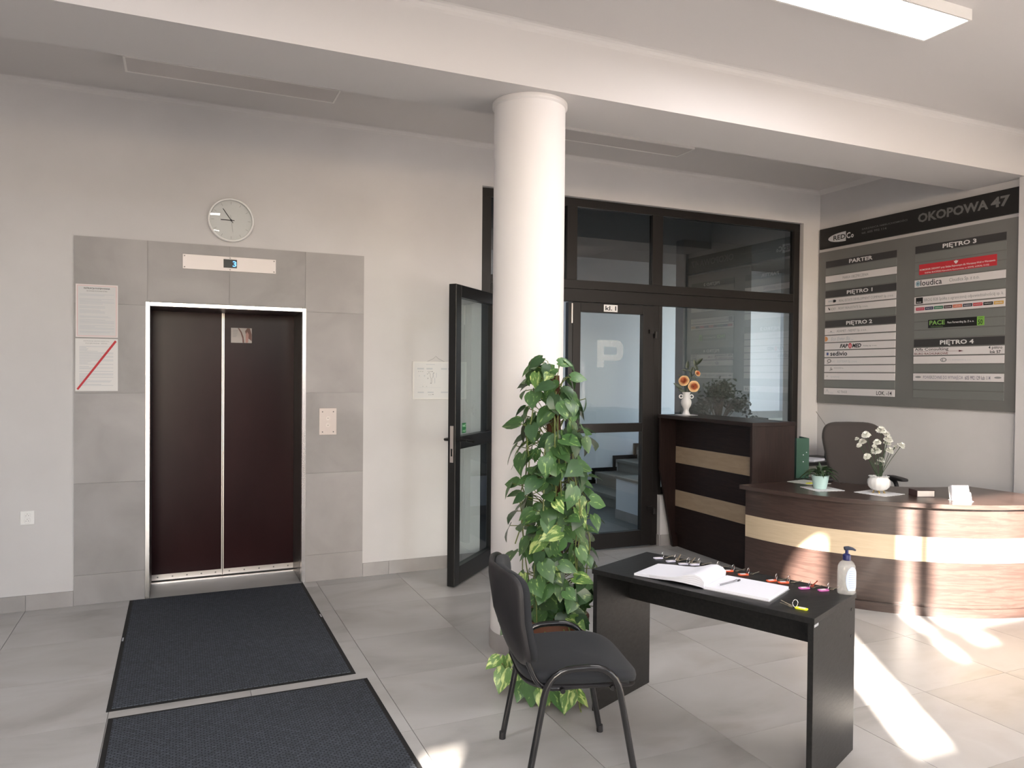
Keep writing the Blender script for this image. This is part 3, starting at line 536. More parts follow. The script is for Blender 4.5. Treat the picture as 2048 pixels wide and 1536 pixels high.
T('KOMORNIK SĄDOWY przy Sądzie Rejonowym dla Warszawy-Woli w Warszawie', rp, 1.132, 1.79, 2.474, 2.495, M_slatt, c=.0264, bold=.012); T('RAFAŁ BUCIŃSKI Kancelaria Komornicza nr XXVII, LOKAL 51/52', rp, 1.18, 1.741, 2.449, 2.468, M_slatt, c=.0264, bold=.012)
shape(rp, [(1.462, 2.500), (1.470, 2.505), (1.480, 2.518), (1.481, 2.528), (1.470, 2.522), (1.466, 2.530), (1.459, 2.530), (1.455, 2.522), (1.444, 2.528), (1.445, 2.518), (1.455, 2.505)], M_slatt, c=.0262, name='eagle_emblem')
pp = plate(BF, 1.218, 1.649, 1.979, 2.050, .0238, .0255, 'company_plate', M_boardk, bd, label='black plate with green and white lettering'); gp = plate(BF, 1.649, 1.709, 1.979, 2.052, .0238, .0257, 'number_plate', mat('lime', (.20, .42, .07), .5), bd, label='lime green number plate')
T('PACE', pp, 1.230, 1.372, 2.004, 2.042, mat('pace_green', (.25, .50, .12), .5), c=.0259, bold=.02); T('FORWARDING', pp, 1.245, 1.355, 1.984, 1.993, mat('pace_green2', (.16, .3, .1), .5), c=.0259); T('Pace Forwarding Sp. Z o. o.', pp, 1.395, 1.625, 2.005, 2.026, M_slatt, c=.0259, bold=.012)
T('50', gp, 1.658, 1.696, 1.986, 2.026, M_ink, c=.0261, bold=.015); T('LOKAL', gp, 1.658, 1.698, 2.035, 2.045, M_ink, c=.0261)
# ------------------------------------------------------------------ reception: tall unit
rt = thing('tall_reception_unit', 'tall dark wood reception unit with two pale stripes, under the glazed screen', 'reception counter', (4.16, 5.03, 0))
side = [(4.10, 0), (3.95, .72), (3.95, 1.172), (4.37, 1.172), (4.37, 0)]
for ya in (4.42, 5.60):
    mb = MB(); mb.T = Matrix(((1, 0, 0, 0), (0, 0, 1, ya), (0, 1, 0, 0), (0, 0, 0, 1))); mb.prism(side, 0, .024); mb.build('side_panel', M_woodv, rt, bev=.001)
MB().box(3.945, 4.375, 4.415, 5.63, 1.172, 1.203).build('top', M_wood, rt, bev=.002)
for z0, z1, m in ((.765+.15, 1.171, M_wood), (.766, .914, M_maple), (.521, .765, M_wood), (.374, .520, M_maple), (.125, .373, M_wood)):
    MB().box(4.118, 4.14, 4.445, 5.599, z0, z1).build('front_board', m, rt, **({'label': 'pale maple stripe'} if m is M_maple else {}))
MB().box(4.15, 4.17, 4.445, 5.599, 0, .13).build('plinth', M_wood, rt)
MB().box(4.141, 4.37, 4.445, 5.599, .58, .60).build('shelf', M_wood, rt)
# curved desk
CX, CY, RF = 5.33, 4.5, 1.445
dk = thing('curved_reception_desk', 'low curved dark wood reception desk with a pale stripe', 'reception desk', (4.6, 3.9, 0))
ph0, ph1 = math.asin(.085/RF), 1.658
def ring(mb, ro, ri, z0, z1, n=40, p0=ph0, p1=ph1):
    V = []
    for i in range(n+1):
        p = p0+(p1-p0)*i/n
        for r_ in (ro, ri):
            for z in (z0, z1): V.append((CX-r_*math.cos(p), CY-r_*math.sin(p), z))
    Fs = []
    for i in range(n):
        a = 4*i; b_ = a+4
        Fs += [(a, b_, b_+1, a+1), (a+2, a+3, b_+3, b_+2), (a+1, b_+1, b_+3, a+3), (a, a+2, b_+2, b_)]
    Fs += [(0, 1, 3, 2), (4*n, 4*n+2, 4*n+3, 4*n+1)]
    return mb.add(V, Fs)
M_woodc, _t, _b, _n, _l = nodes('wenge_curved')     # grain runs round the arc
def arcwood(name, stops, rough, k=1.0):
    m, t, b, n, l = nodes(name); tc = n.new('ShaderNodeTexCoord'); sx = n.new('ShaderNodeSeparateXYZ'); l.new(tc.outputs['Object'], sx.inputs[0])
    def mth(op, a, b_=None):
        q = n.new('ShaderNodeMath'); q.operation = op
        for i, v in enumerate((a, b_)):
            if v is None: continue
            if isinstance(v, (int, float)): q.inputs[i].default_value = v
            else: l.new(v, q.inputs[i])
        return q.outputs[0]
    dx = mth('SUBTRACT', sx.outputs[0], CX-4.6); dy = mth('SUBTRACT', sx.outputs[1], CY-3.9)
    an_ = mth('ARCTAN2', dy, dx); cb_ = n.new('ShaderNodeCombineXYZ'); l.new(mth('MULTIPLY', an_, 1.7), cb_.inputs[0]); l.new(mth('MULTIPLY', sx.outputs[2], 14), cb_.inputs[2])
    no = n.new('ShaderNodeTexNoise'); no.inputs['Scale'].default_value = 3.2; no.inputs['Detail'].default_value = 9; no.inputs['Distortion'].default_value = 1.6; l.new(cb_.outputs[0], no.inputs['Vector'])
    r = ramp(n, stops); l.new(no.outputs[0], r.inputs[0]); l.new(r.outputs[0], b.inputs['Base Color']); b.inputs['Roughness'].default_value = rough; b.inputs['Coat Weight'].default_value = .15*k
    return m
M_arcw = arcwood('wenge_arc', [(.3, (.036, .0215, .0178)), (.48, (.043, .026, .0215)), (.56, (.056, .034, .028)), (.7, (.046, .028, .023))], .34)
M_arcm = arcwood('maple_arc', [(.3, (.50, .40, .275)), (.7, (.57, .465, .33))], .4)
sm = 50
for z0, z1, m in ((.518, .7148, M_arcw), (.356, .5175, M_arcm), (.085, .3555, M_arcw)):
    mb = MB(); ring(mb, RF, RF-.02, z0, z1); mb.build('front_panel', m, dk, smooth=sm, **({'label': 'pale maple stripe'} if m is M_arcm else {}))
mb = MB(); ring(mb, RF-.022, RF-.04, .055, .0849); mb.build('recess_strip', M_arcw, dk, smooth=sm)
mb = MB(); ring(mb, RF+.004, RF-.015, 0, .058); mb.build('plinth', M_arcw, dk, smooth=sm)
mb = MB(); ring(mb, RF+.065, .74, .7155, .745, p1=1.660); mb.build('desktop', M_arcw, dk, smooth=sm, bev=.002)
MB().box(4.385, 4.66, 4.418, 5.1, .7155, .745).build('desktop_return', M_wood, dk)
mb = MB(); p = ph0+.004; mb.T = Matrix.Translation((CX, CY, 0)) @ Matrix.Rotation(p, 4, 'Z'); mb.box(-1.42, -.80, -.01, .01, 0, .715); mb.build('side_panel', M_woodv, dk)
mb = MB(); mb.T = Matrix.Translation((CX, CY, 0)) @ Matrix.Rotation(ph1-.012, 4, 'Z'); mb.box(-1.42, -.80, -.01, .01, 0, .715); mb.build('side_panel', M_woodv, dk)
# ------------------------------------------------------------------ black writing table
TP = [Vector(p) for p in ((1.746, 3.01), (2.175, 3.183), (2.587, 2.255), (2.150, 2.073))]
tb = thing('black_table', 'small black wooden table with open guest book and keys, beside the chair', 'table', (2.165, 2.63, 0))
tc_ = sum(TP, Vector((0, 0)))/4; ux = ((TP[3]-TP[0])+(TP[2]-TP[1])).normalized(); uy = Vector((-ux.y, ux.x))
if uy.dot(TP[1]-TP[0]) < 0: uy = -uy
TL = ((TP[3]-TP[0]).length+(TP[2]-TP[1]).length)/2; TW = ((TP[1]-TP[0]).length+(TP[2]-TP[3]).length)/2
TF = Matrix(((ux.x, uy.x, 0, tc_.x), (ux.y, uy.y, 0, tc_.y), (0, 0, 1, 0), (0, 0, 0, 1)))   # x along the length to the right, y to the back
def tbx(name, m, *a, bev=.0015, par=None, **k):
    mb = MB(); mb.T = TF; mb.box(*a); return mb.build(name, m, par or tb, bev=bev, **k)
hl, hw = TL/2, TW/2
tbx('tabletop', M_black, -hl, hl, -hw, hw, .638, .66)
tbx('side_panel', M_black, -hl+.004, -hl+.026, -hw+.006, hw-.004, 0, .638); tbx('side_panel', M_black, hl-.026, hl-.004, -hw+.006, hw-.004, 0, .638)
tbx('apron', M_black, -hl+.026, hl-.026, -.02+.06, .0+.06, .47, .638)
mb = MB(); mb.T = TF @ frame((hl-.004, 0, 0), (0, 1, 0), (0, 0, 1))
for b_ in (.60, .49): mb.lathe([(.006, 0), (.006, .0015), (0, .0015)], 10, (hw-.05, b_, 0))
mb.build('screw_caps', M_screen, tb, kind='stuff')
mb = MB(); mb.T = TF @ frame((hl-.004, 0, 0), (0, 1, 0), (0, 0, 1)); rd = random.Random(4)
for i in range(7):
    a = -hw+.012+i*.006; w_ = .0025; mb.prism([(a, .623+rd.random()*.004), (a+w_*1.6, .622), (a+w_*2, .632), (a+.001, .634)], 0, .0006)
mb.build('chipped_edge', M_inkl, tb, kind='stuff')
# ------------------------------------------------------------------ visitor chair
ch = thing('visitor_chair', 'black fabric visitor chair with a tubular frame at the black table', 'chair', (1.413, 2.623, 0))
cf = Vector((.969, -.248)); cs = Vector((-.248, -.969)); CF = Matrix(((cf.x, cs.x, 0, 1.413), (cf.y, cs.y, 0, 2.623), (0, 0, 1, 0), (0, 0, 0, 1)))
M_fab = mat('black_fabric', (.012, .014, .018), .85, sheen=.06, bump=.35, bs=900); M_tubem = mat('black_tube', (.010, .010, .011), .25, coat=.3); M_shell = mat('black_shell', (.016, .015, .017), .5, bump=.1, bs=300)
def fil(P, k=6, r=.06):       # round the corners of a polyline
    P = [Vector(p) for p in P]; out = [P[0]]
    for i in range(1, len(P)-1):
        a = P[i]+(P[i-1]-P[i]).normalized()*min(r, (P[i-1]-P[i]).length*.45); b = P[i]+(P[i+1]-P[i]).normalized()*min(r, (P[i+1]-P[i]).length*.45)
        out += [(a*(1-t)+P[i]*t)*(1-t)+(P[i]*(1-t)+b*t)*t for t in [j/k for j in range(k+1)]]
    return out+[P[-1]]
for s in (1, -1):
    v = .252*s
    P = fil([(-.215, v, .006), (-.125, v*.985, .485), (.125, v*.985, .485), (.215, v, .006)], r=.10)
    h = len(P)//2
    for half in (P[:h+1], P[h:]):
        mb = MB(); mb.T = CF; mb.tube(half, .0125, 10); mb.build('leg', M_tubem, ch, smooth=50)
    for u in (-.215, .215):
        mb = MB(); mb.T = CF; mb.tube([(u*1.002, v, 0), (u*.995, v, .03)], .0142, 10); mb.build('foot_cap', M_shell, ch)
    q = .205*s
    mb = MB(); mb.T = CF; mb.tube(fil([(-.215, q*.95, .60), (-.198, q*.95, .50), (-.15, q, .395), (.19, q, .41)], r=.07), .010, 8); mb.build('seat_rail', M_tubem, ch, smooth=50)
for u in (-.07, .12):
    mb = MB(); mb.T = CF; mb.tube([(u, -.235, .398), (u, .235, .398)], .010, 8); mb.build('cross_tube', M_tubem, ch)
def seatfn(p):
    x = p.x+.012; z = p.z+.438; f = max(0, (p.x-.08)/.16); z -= .030*f*f; b = max(0, (-p.x-.12)/.1); z += .012*b*b
    z -= .008*(1-(p.y/.24)**2)*(1 if p.z > 0 else 0)
    return Vector((x, p.y*(1-.10*max(0, -p.x/.22)), z))
mb = MB(); mb.T = CF; mb.sell(.232, .232, .032, .45, .42, 40, 14, seatfn); mb.build('seat', M_fab, ch, smooth=60)
mb = MB(); mb.T = CF; mb.sell(.228, .225, .014, .4, .40, 40, 8, lambda p: seatfn(Vector((p.x, p.y, p.z)))-Vector((0, 0, .032))); mb.build('seat_pan', M_shell, ch, smooth=60)
def backfn(d):
    def g_(p):          # p: x = across (v), y = up, z = thickness
        w = (p.y+.17)/.34; v = p.x*(1.0+.05*w); t = p.z+d
        u = -.205-.085*w-.02*math.sin(w*PI)+.075*(v/.22)**2*(.55+.45*w)
        return Vector((u+t, v, .475+.345*w))
    return g_
mb = MB(); mb.T = CF; mb.sell(.212, .17, .026, .5, .38, 44, 14, backfn(.016)); mb.build('backrest', M_fab, ch, smooth=60)
mb = MB(); mb.T = CF; mb.sell(.222, .178, .014, .35, .36, 44, 10, backfn(-.014)); mb.build('back_shell', M_shell, ch, smooth=60)
# ------------------------------------------------------------------ mats
def mat_rug(name, x0, x1, ya, yb, label):
    m, t, b, n, l = nodes(name+'_pile')
    tc = n.new('ShaderNodeTexCoord'); mp = n.new('ShaderNodeMapping'); mp.inputs['Rotation'].default_value = (0, 0, R(0)); l.new(tc.outputs['Object'], mp.inputs[0])
    w1 = n.new('ShaderNodeTexBrick'); w1.inputs['Scale'].default_value = 1; w1.inputs['Brick Width'].default_value = .024; w1.inputs['Row Height'].default_value = .0115; w1.inputs['Mortar Size'].default_value = .0032; w1.inputs['Mortar Smooth'].default_value = .6
    w1.inputs['Color1'].default_value = (.070, .078, .090, 1); w1.inputs['Color2'].default_value = (.095, .107, .125, 1); w1.inputs['Mortar'].default_value = (.034, .038, .044, 1); w1.offset = .5
    no = n.new('ShaderNodeTexNoise'); no.inputs['Scale'].default_value = 90; mx = n.new('ShaderNodeMix'); mx.data_type = 'RGBA'; mx.blend_type = 'MULTIPLY'; mx.inputs[0].default_value = .7
    l.new(tc.outputs['Object'], no.inputs[0]); sk = n.new('ShaderNodeVectorMath'); sk.operation = 'ADD'; 
    nz = n.new('ShaderNodeTexNoise'); nz.inputs['Scale'].default_value = 40; l.new(tc.outputs['Object'], nz.inputs[0]); sc_ = n.new('ShaderNodeVectorMath'); sc_.operation = 'SCALE'; sc_.inputs['Scale'].default_value = .008; l.new(nz.outputs['Color'], sc_.inputs[0])
    l.new(mp.outputs[0], sk.inputs[0]); l.new(sc_.outputs[0], sk.inputs[1]); l.new(sk.outputs[0], w1.inputs['Vector'])
    l.new(w1.outputs['Color'], mx.inputs['A']); r = ramp(n, [(.35, (.75, .75, .75)), (.65, (1.15, 1.15, 1.2))]); l.new(no.outputs[0], r.inputs[0]); l.new(r.outputs[0], mx.inputs['B']); l.new(mx.outputs['Result'], b.inputs['Base Color'])
    b.inputs['Roughness'].default_value = .9; b.inputs['Specular IOR Level'].default_value = .15
    bp = n.new('ShaderNodeBump'); bp.inputs['Strength'].default_value = .5; bp.inputs['Distance'].default_value = .002; bp.invert = True; l.new(w1.outputs['Fac'], bp.inputs['Height']); l.new(bp.outputs[0], b.inputs['Normal'])
    t_ = thing('floor_mat', label, 'mat', ((x0+x1)/2, (ya+yb)/2, 0)); e_ = .022
    mb = MB(); mb.prism([(x0, ya), (x1, ya), (x1, yb), (x0, yb)], .0003, .003); mb.build('rubber_border', mat(name+'_rubber', (.011, .011, .011), .75), t_)
    mb = MB(); mb.box(x0+e_, x1-e_, ya+e_, yb-e_, .003, .007); mb.build('carpet_field', m, t_)
    return t_
m1 = mat_rug('mat_near_lift', -.300, .840, 3.846, 5.655, 'dark grey ribbed floor mat directly in front of the lift')
mat_rug('mat_near_viewer', -.285, .880, 1.95, 3.766, 'dark grey ribbed floor mat nearer the viewer, cut by the picture edge')
for x, y in ((-.292, 4.85), (.832, 4.85)): MB().box(x-.004, x+.004, y-.03, y+.03, .003, .0035).build('edge_label', M_inkl, m1)
# ------------------------------------------------------------------ potted pothos on a moss pole
pc = Vector((1.735, 3.36, 0)); pt = thing('potted_pothos', 'tall variegated climbing plant on a moss pole in front of the column', 'plant', pc)
MB().lathe([(.125, 0), (.135, .02), (.165, .30), (.178, .30), (.180, .345), (.168, .345), (.160, .31), (0, .31)], 32, pc).build('pot', mat('brown_pot', (.10, .034, .016), .45), pt, smooth=True)
MB().lathe([(.161, .308), (.10, .322), (0, .326)], 24, pc).build('soil', mat('soil', (.02, .012, .008), .95), pt)
def axis(z): return Vector((pc.x+.012-.028*(z-.3), pc.y-.01, z))
mb = MB(); rd = random.Random(2); mb.tube([axis(.3+.05*i)+Vector((rd.uniform(-.003, .003), rd.uniform(-.003, .003), 0)) for i in range(26)], [.036+rd.uniform(-.003, .003) for i in range(26)], 12); mb.build('moss_pole', noisy('moss_pole', [(.3, (.045, .018, .010)), (.7, (.11, .045, .022))], 60, (1, 1, .3), .95, rand=False, bump=1), pt, smooth=60)
def leafmesh(nm, m, wid, bend, fold):
    mid = [(0, 0), (.25, 0), (.5, 0), (.75, 0), (1, 0)]; sd_ = [(-.13, .17), (.03, .37), (.27, .46), (.54, .38), (.78, .19)]
    def z(x, y): return -bend*x*x+fold*abs(y)-.25*fold*y*y*4*(.5 if abs(y) > .3 else 0)
    V = [(x, y, z(x, y)) for x, y in mid]+[(x, y*wid, z(x, y)) for x, y in sd_]+[(x, -y*wid, z(x, y)) for x, y in sd_]
    Fs = []
    for o_, fl_ in ((5, False), (10, True)):
        q = [(0, o_, o_+1), (0, o_+1, o_+2, 1), (1, o_+2, o_+3, 2), (2, o_+3, o_+4, 3), (3, o_+4, 4)]
        Fs += [t[::-1] for t in q] if not fl_ else q
    mb = MB(); mb.add(V, Fs); me = mb.mesh('leaf', m, 180); return me
def leafmat(nm, g1, g2, cream, lo, hi):
    m, t, b, n, l = nodes(nm); tc = n.new('ShaderNodeTexCoord'); mp = n.new('ShaderNodeMapping'); mp.inputs['Scale'].default_value = (1.4, 4.2, 1); oi = n.new('ShaderNodeObjectInfo')
    mu = n.new('ShaderNodeMath'); mu.operation = 'MULTIPLY'; mu.inputs[1].default_value = 50; cb_ = n.new('ShaderNodeCombineXYZ'); l.new(oi.outputs['Random'], mu.inputs[0]); l.new(mu.outputs[0], cb_.inputs[0]); l.new(mu.outputs[0], cb_.inputs[1]); l.new(cb_.outputs[0], mp.inputs['Location'])
    l.new(tc.outputs['Object'], mp.inputs[0]); no = n.new('ShaderNodeTexNoise'); no.inputs['Scale'].default_value = 1.6; no.inputs['Detail'].default_value = 5; no.inputs['Distortion'].default_value = .4; l.new(mp.outputs[0], no.inputs['Vector'])
    r = ramp(n, [(0, g1), (lo-.03, g2), (lo, tuple((a+c)/2 for a, c in zip(g2, cream))), (hi, cream)]); l.new(no.outputs[0], r.inputs[0])
    hs = n.new('ShaderNodeHueSaturation'); mr = n.new('ShaderNodeMapRange'); mr.inputs[3].default_value = .85; mr.inputs[4].default_value = 1.45; l.new(oi.outputs['Random'], mr.inputs[0]); l.new(mr.outputs[0], hs.inputs['Value']); l.new(r.outputs[0], hs.inputs['Color'])
    l.new(hs.outputs[0], b.inputs['Base Color']); b.inputs['Roughness'].default_value = .38; b.inputs['Specular IOR Level'].default_value = .5
    b.inputs['Subsurface Weight'].default_value = 0
    return m
LMg = leafmat('leaf_green', (.028, .072, .022), (.048, .112, .034), (.28, .40, .13), .63, .78); LMv = leafmat('leaf_variegated', (.05, .115, .03), (.085, .17, .04), (.45, .53, .20), .54, .68); LMd = leafmat('leaf_dark', (.018, .046, .019), (.030, .072, .027), (.2, .3, .08), .70, .8)
LMS = [leafmesh('leaf', LMg, .92, .28, .18), leafmesh('leaf', LMg, 1.02, .12, .28), leafmesh('leaf', LMd, .96, .35, .12), leafmesh('leaf', LMv, .9, .25, .22)]
stems = MB(); rd = random.Random(21); nleaf = 0
def leaf(base, d, n_, size, k):
    global nleaf
    d = d.normalized(); n_ = (n_-d*n_.dot(d)).normalized(); y = n_.cross(d)
    o = bpy.data.objects.new('leaf', LMS[k]); COL.objects.link(o); o.parent = pt
    o.matrix_local = WM[pt].inverted() @ Matrix(((d.x, y.x, n_.x, base.x), (d.y, y.y, n_.y, base.y), (d.z, y.z, n_.z, base.z), (0, 0, 0, 1))) @ Matrix.Scale(size, 4); nleaf += 1
def Rz(z):
    for (z0, r0), (z1, r1) in (((.30, .215), (.6, .235)), ((.6, .235), (.95, .215)), ((.95, .215), (1.3, .185)), ((1.3, .185), (1.5, .155)), ((1.5, .165), (1.66, .125))):
        if z0 <= z <= z1: return r0+(r1-r0)*(z-z0)/(z1-z0)
    return .1
toward = math.atan2(-pc.y, -pc.x)
N = 278
for i in range(N):
    z = .36+(1.625-.36)*((i+rd.random())/N)**1.05
    th = toward+rd.gauss(0, 1.15)
    if abs(th-toward) > 2.3: th = toward+rd.uniform(-2, 2)
    rr = Rz(z)*1.08; o_ = Vector((math.cos(th), math.sin(th), 0)); tn = Vector((-o_.y, o_.x, 0))
    size = rd.uniform(.068, .112)*(1 if z < 1.45 else .85)
    f = rd.uniform(.35, .95); base = axis(z)+o_*(rr*f)+Vector((0, 0, rd.uniform(-.01, .03)))
    d = o_*rd.uniform(.15, .75)+tn*rd.uniform(-.75, .75)+Vector((0, 0, rd.uniform(-1.25, .05)))
    nn = o_*rd.uniform(.6, 1.1)+Vector((0, 0, rd.uniform(.35, 1.0)))+tn*rd.uniform(-.3, .3)
    leaf(base, d, nn, size, rd.choices((0, 1, 2, 3), (6, 5, 4, .9))[0])
    a = axis(max(.33, z-rd.uniform(.02, .12)))+o_*.03
    stems.tube([a, (a+base)/2+Vector((0, 0, .025))+tn*.01, base], .0022, 4, cap=False)
# long vines, hand placed
def vine(P, sizes, k=3, r=.0032, every=1):
    stems.tube(fil(P, 4, .06), r, 5, cap=False)
for i in range(16):
    th = toward+rd.uniform(-1.9, 1.9); o_ = Vector((math.cos(th), math.sin(th), 0)); z = rd.uniform(.8, 1.5)
    P = [axis(z+.05)+o_*.03, axis(z)+o_*Rz(z)*.8]+[axis(z-.12*j)+o_*(Rz(max(.31, z-.12*j))*rd.uniform(.6, .9)) for j in range(1, 5) if z-.12*j > .33]
    vine(P, None)
stems.tube(fil([axis(1.36)+Vector((-.03, -.06, 0)), axis(1.18)+Vector((.0, -.10, 0)), axis(1.0)+Vector((.03, -.11, 0)), axis(.88)+Vector((.02, -.09, 0))], 4, .06), .005, 6)
TRL = [  # trailing leaves: base, direction, normal, size, kind
 ((1.545, 3.50, .395), (-.5, -.1, -.8), (-.3, -.9, .5), .115, 2), ((1.575, 3.50, .30), (-.6, -.1, -.55), (-.1, -.9, .6), .105, 0), ((1.62, 3.48, .36), (-.25, 0, -1), (-.2, -1, .3), .10, 2),
 ((1.44, 3.36, .165), (-.9, -.1, -.35), (-.1, -.6, .9), .085, 3), ((1.47, 3.36, .17), (.1, -.1, -.9), (-.2, -.9, .5), .09, 3), ((1.455, 3.33, .12), (-.35, -.3, -.6), (-.3, -.7, .8), .115, 3), ((1.49, 3.35, .10), (.0, -.3, -.6), (.2, -.7, .8), .085, 3),
 ((1.56, 3.36, .12), (-.2, -.3, -.5), (-.2, -.6, 1), .11, 0), ((1.53, 3.30, .10), (-.35, -.5, -.4), (-.2, -.5, 1), .12, 3), ((1.60, 3.28, .10), (.1, -.6, -.4), (.1, -.5, 1), .11, 3), ((1.55, 3.22, .09), (-.3, -.6, -.4), (-.2, -.5, 1), .13, 0),
 ((1.60, 3.20, .085), (-.1, -.7, -.35), (0, -.4, 1), .12, 3), ((1.64, 3.15, .085), (.2, -.7, -.35), (.1, -.4, 1), .125, 0), ((1.57, 3.14, .07), (-.4, -.7, -.3), (-.1, -.4, 1), .11, 3), ((1.61, 3.09, .07), (0, -.8, -.3), (0, -.4, 1), .11, 0),
 ((1.685, 3.06, .08), (.5, -.4, -.4), (.3, -.6, .8), .10, 3), ((1.665, 3.05, .085), (-.5, -.5, -.45), (-.2, -.6, .8), .105, 3), ((1.69, 3.09, .12), (.2, -.4, -.6), (.2, -.8, .5), .09, 3), ((1.52, 3.25, .07), (-.5, -.5, -.3), (-.1, -.4, 1), .10, 0), ((1.63, 3.24, .14), (.2, -.5, -.5), (.1, -.7, .8), .11, 0)]
for b_, d_, n_, s_, k_ in TRL: leaf(Vector(b_), Vector(d_), Vector(n_), s_, k_)
for P in ([(1.66, 3.28, .35), (1.60, 3.40, .42), (1.54, 3.46, .40), (1.55, 3.48, .32), (1.62, 3.42, .20), (1.60, 3.34, .05), (1.50, 3.33, .02), (1.455, 3.34, .12), (1.44, 3.35, .16)],
          [(1.67, 3.24, .35), (1.60, 3.22, .30), (1.58, 3.26, .12), (1.56, 3.20, .04), (1.60, 3.06, .03)], [(1.70, 3.21, .35), (1.70, 3.14, .28), (1.70, 3.06, .10), (1.705, 3.03, .012), (1.69, 2.99, .01)], [(1.72, 3.19, .36), (1.73, 3.15, .28), (1.725, 3.10, .07), (1.715, 3.03, .015)]):
    stems.tube(fil(P, 4, .05), .0036, 6)
stems.build('vines', mat('vine_stem', (.14, .17, .05), .5), pt, smooth=60, kind='stuff')
# ------------------------------------------------------------------ things on the black table
def col(rgb, name, r=.4, **k): return mat(name, rgb, r, **k)
def at(p, ang): return Matrix.Translation(p) @ Matrix.Rotation(ang, 4, 'Z')
ZT = .66
gb = thing('guest_book', 'open white-paged guest book with curled pages on the black table', 'book', (2.06, 2.55, ZT))
ba = Vector((.46, -.887, 0)).normalized(); bb_ = Vector((.89, .455, 0)).normalized()
GF = Matrix(((ba.x, bb_.x, 0, 2.018), (ba.y, bb_.y, 0, 2.535), (0, 0, 1, ZT), (0, 0, 0, 1)))   # x = towards right page, y = away
mb = MB(); mb.T = GF; mb.box(-.005, .275, 0, .235, .0002, .0022); mb.build('cover', col((.35, .35, .37), 'book_cover'), gb)
mb = MB(); mb.T = GF; mb.box(0, .272, .003, .232, .0022, .013); mb.build('right_pages', M_paper, gb, bev=.001)
top = [(-.004, .013), (-.002, .030), (-.018, .047), (-.045, .054), (-.075, .049), (-.11, .036), (-.15, .025), (-.20, .020), (-.26, .017), (-.335, .010)]
bot = [(-.335, .001), (-.26, .003), (-.20, .006), (-.15, .010), (-.10, .010), (-.05, .008), (-.02, .006), (0, .003)]
mb = MB(); mb.T = GF @ Matrix(((1, 0, 0, 0), (0, 0, 1, 0), (0, 1, 0, 0), (0, 0, 0, 1))); mb.prism(top+bot, .002, .228); mb.build('left_pages', M_paper, gb, smooth=30)
mb = MB(); mb.T = GF
for k in range(1, 5):       # page edges fanning under the hump
    t = k/5; L = [(a[0]*(1-t)+b_[0]*t, a[1]*(1-t)+b_[1]*t) for a, b_ in zip(top[1:9], [(-.004, .004), (-.02, .006), (-.05, .008), (-.09, .009), (-.13, .010), (-.16, .009), (-.20, .006), (-.26, .003)])]
    V = [(x, .0012, z) for x, z in L]+[(x, .0012, z+.0009) for x, z in L]; n = len(L); mb.add(V, [(i, i+1, i+1+n, i+n) for i in range(n-1)])
mb.build('page_edges', col((.45, .45, .50), 'page_edge'), gb, kind='stuff')
pn = thing('pen', 'thin grey ballpoint pen lying on the open guest book', 'pen', (2.13, 2.56, ZT+.013))
mb = MB(); mb.T = GF; mb.tube([(.045, .045, .0175), (.075, .165, .0175)], .0038, 8); mb.build('barrel', col((.25, .25, .28), 'pen_grey'), pn, smooth=True)
mb = MB(); mb.T = GF; mb.tube([(.0425, .035, .0172), (.045, .045, .0175)], [.0008, .0038], 8); mb.build('tip', M_chrome, pn, smooth=True)
mb = MB(); mb.T = GF; mb.tube([(.078, .163, .0175), (.081, .178, .0175)], .0042, 8); mb.box(.071, .073, .13, .168, .0208, .0218); mb.build('cap', col((.05, .05, .06), 'pen_cap'), pn, smooth=True)
tagm = {'white': col((.62, .60, .72), 'tag_white'), 'orange': col((.80, .13, .05), 'tag_orange'), 'pink': col((.68, .16, .48), 'tag_pink'), 'yellow': col((.75, .78, .03), 'tag_yellow')}
M_key = mat('key_metal', (.55, .50, .40), .3, 1)
def keyset(x, y, ang, c, label, nk=1, ring=0.0, seed=0, redkey=False):
    t = thing('key_set', label, 'keys', (x, y, ZT), ang, 'tagged keys laid out on the black table'); T_ = WM[t]; rd = random.Random(seed)
    mb = MB(); mb.T = T_; P = [(-.046, -.006), (-.042, -.010), (-.036, -.0115), (-.006, -.0115), (0, -.008), (.003, 0), (0, .008), (-.006, .0115), (-.036, .0115), (-.042, .010), (-.046, .006)]
    mb.prism(P, .0003, .0055); tg = mb.build('tag', tagm[c], t, bev=.001)
    mb = MB(); mb.T = T_; mb.box(-.037, -.012, -.0075, .0075, .0055, .0061); mb.build('paper_window', col((.78, .76, .78), 'tag_paper'), tg)
    mb = MB(); mb.T = T_; r_ = .0145; tl = R(58+ring)
    mb.tube([(.001+r_*math.cos(a)*.55, r_*math.cos(a)*.45-r_*math.sin(a)*math.cos(tl)*.3, .0065+r_*.9+r_*math.sin(a)*.95-.001) for a in [2*PI*k/16 for k in range(16)]], .0011, 6, closed=True); mb.build('ring', M_steel2, t, smooth=True)
    for k in range(nk):
        a = rd.uniform(-.25, .25)+k*.5; mb = MB(); mb.T = T_ @ Matrix.Translation((.008, 0, .0015+.003*k)) @ Matrix.Rotation(a, 4, 'Z') @ Matrix.Rotation(R(-10 if k == 0 else -24), 4, 'Y')
        mb.prism([(.011+.0095*math.cos(q), .0085*math.sin(q)) for q in [2*PI*j/12 for j in range(12)]], 0, .002)
        mb.prism([(.019, -.003), (.048, -.003), (.052, 0), (.050, .003), (.044, .003), (.042, .0012), (.039, .003), (.036, .0012), (.033, .003), (.019, .003)], .0002, .0018)
        mb.build('key', M_key if not (redkey and k == 1) else mat('red_key', (.35, .07, .04), .4, .5), t)
KD = -.28
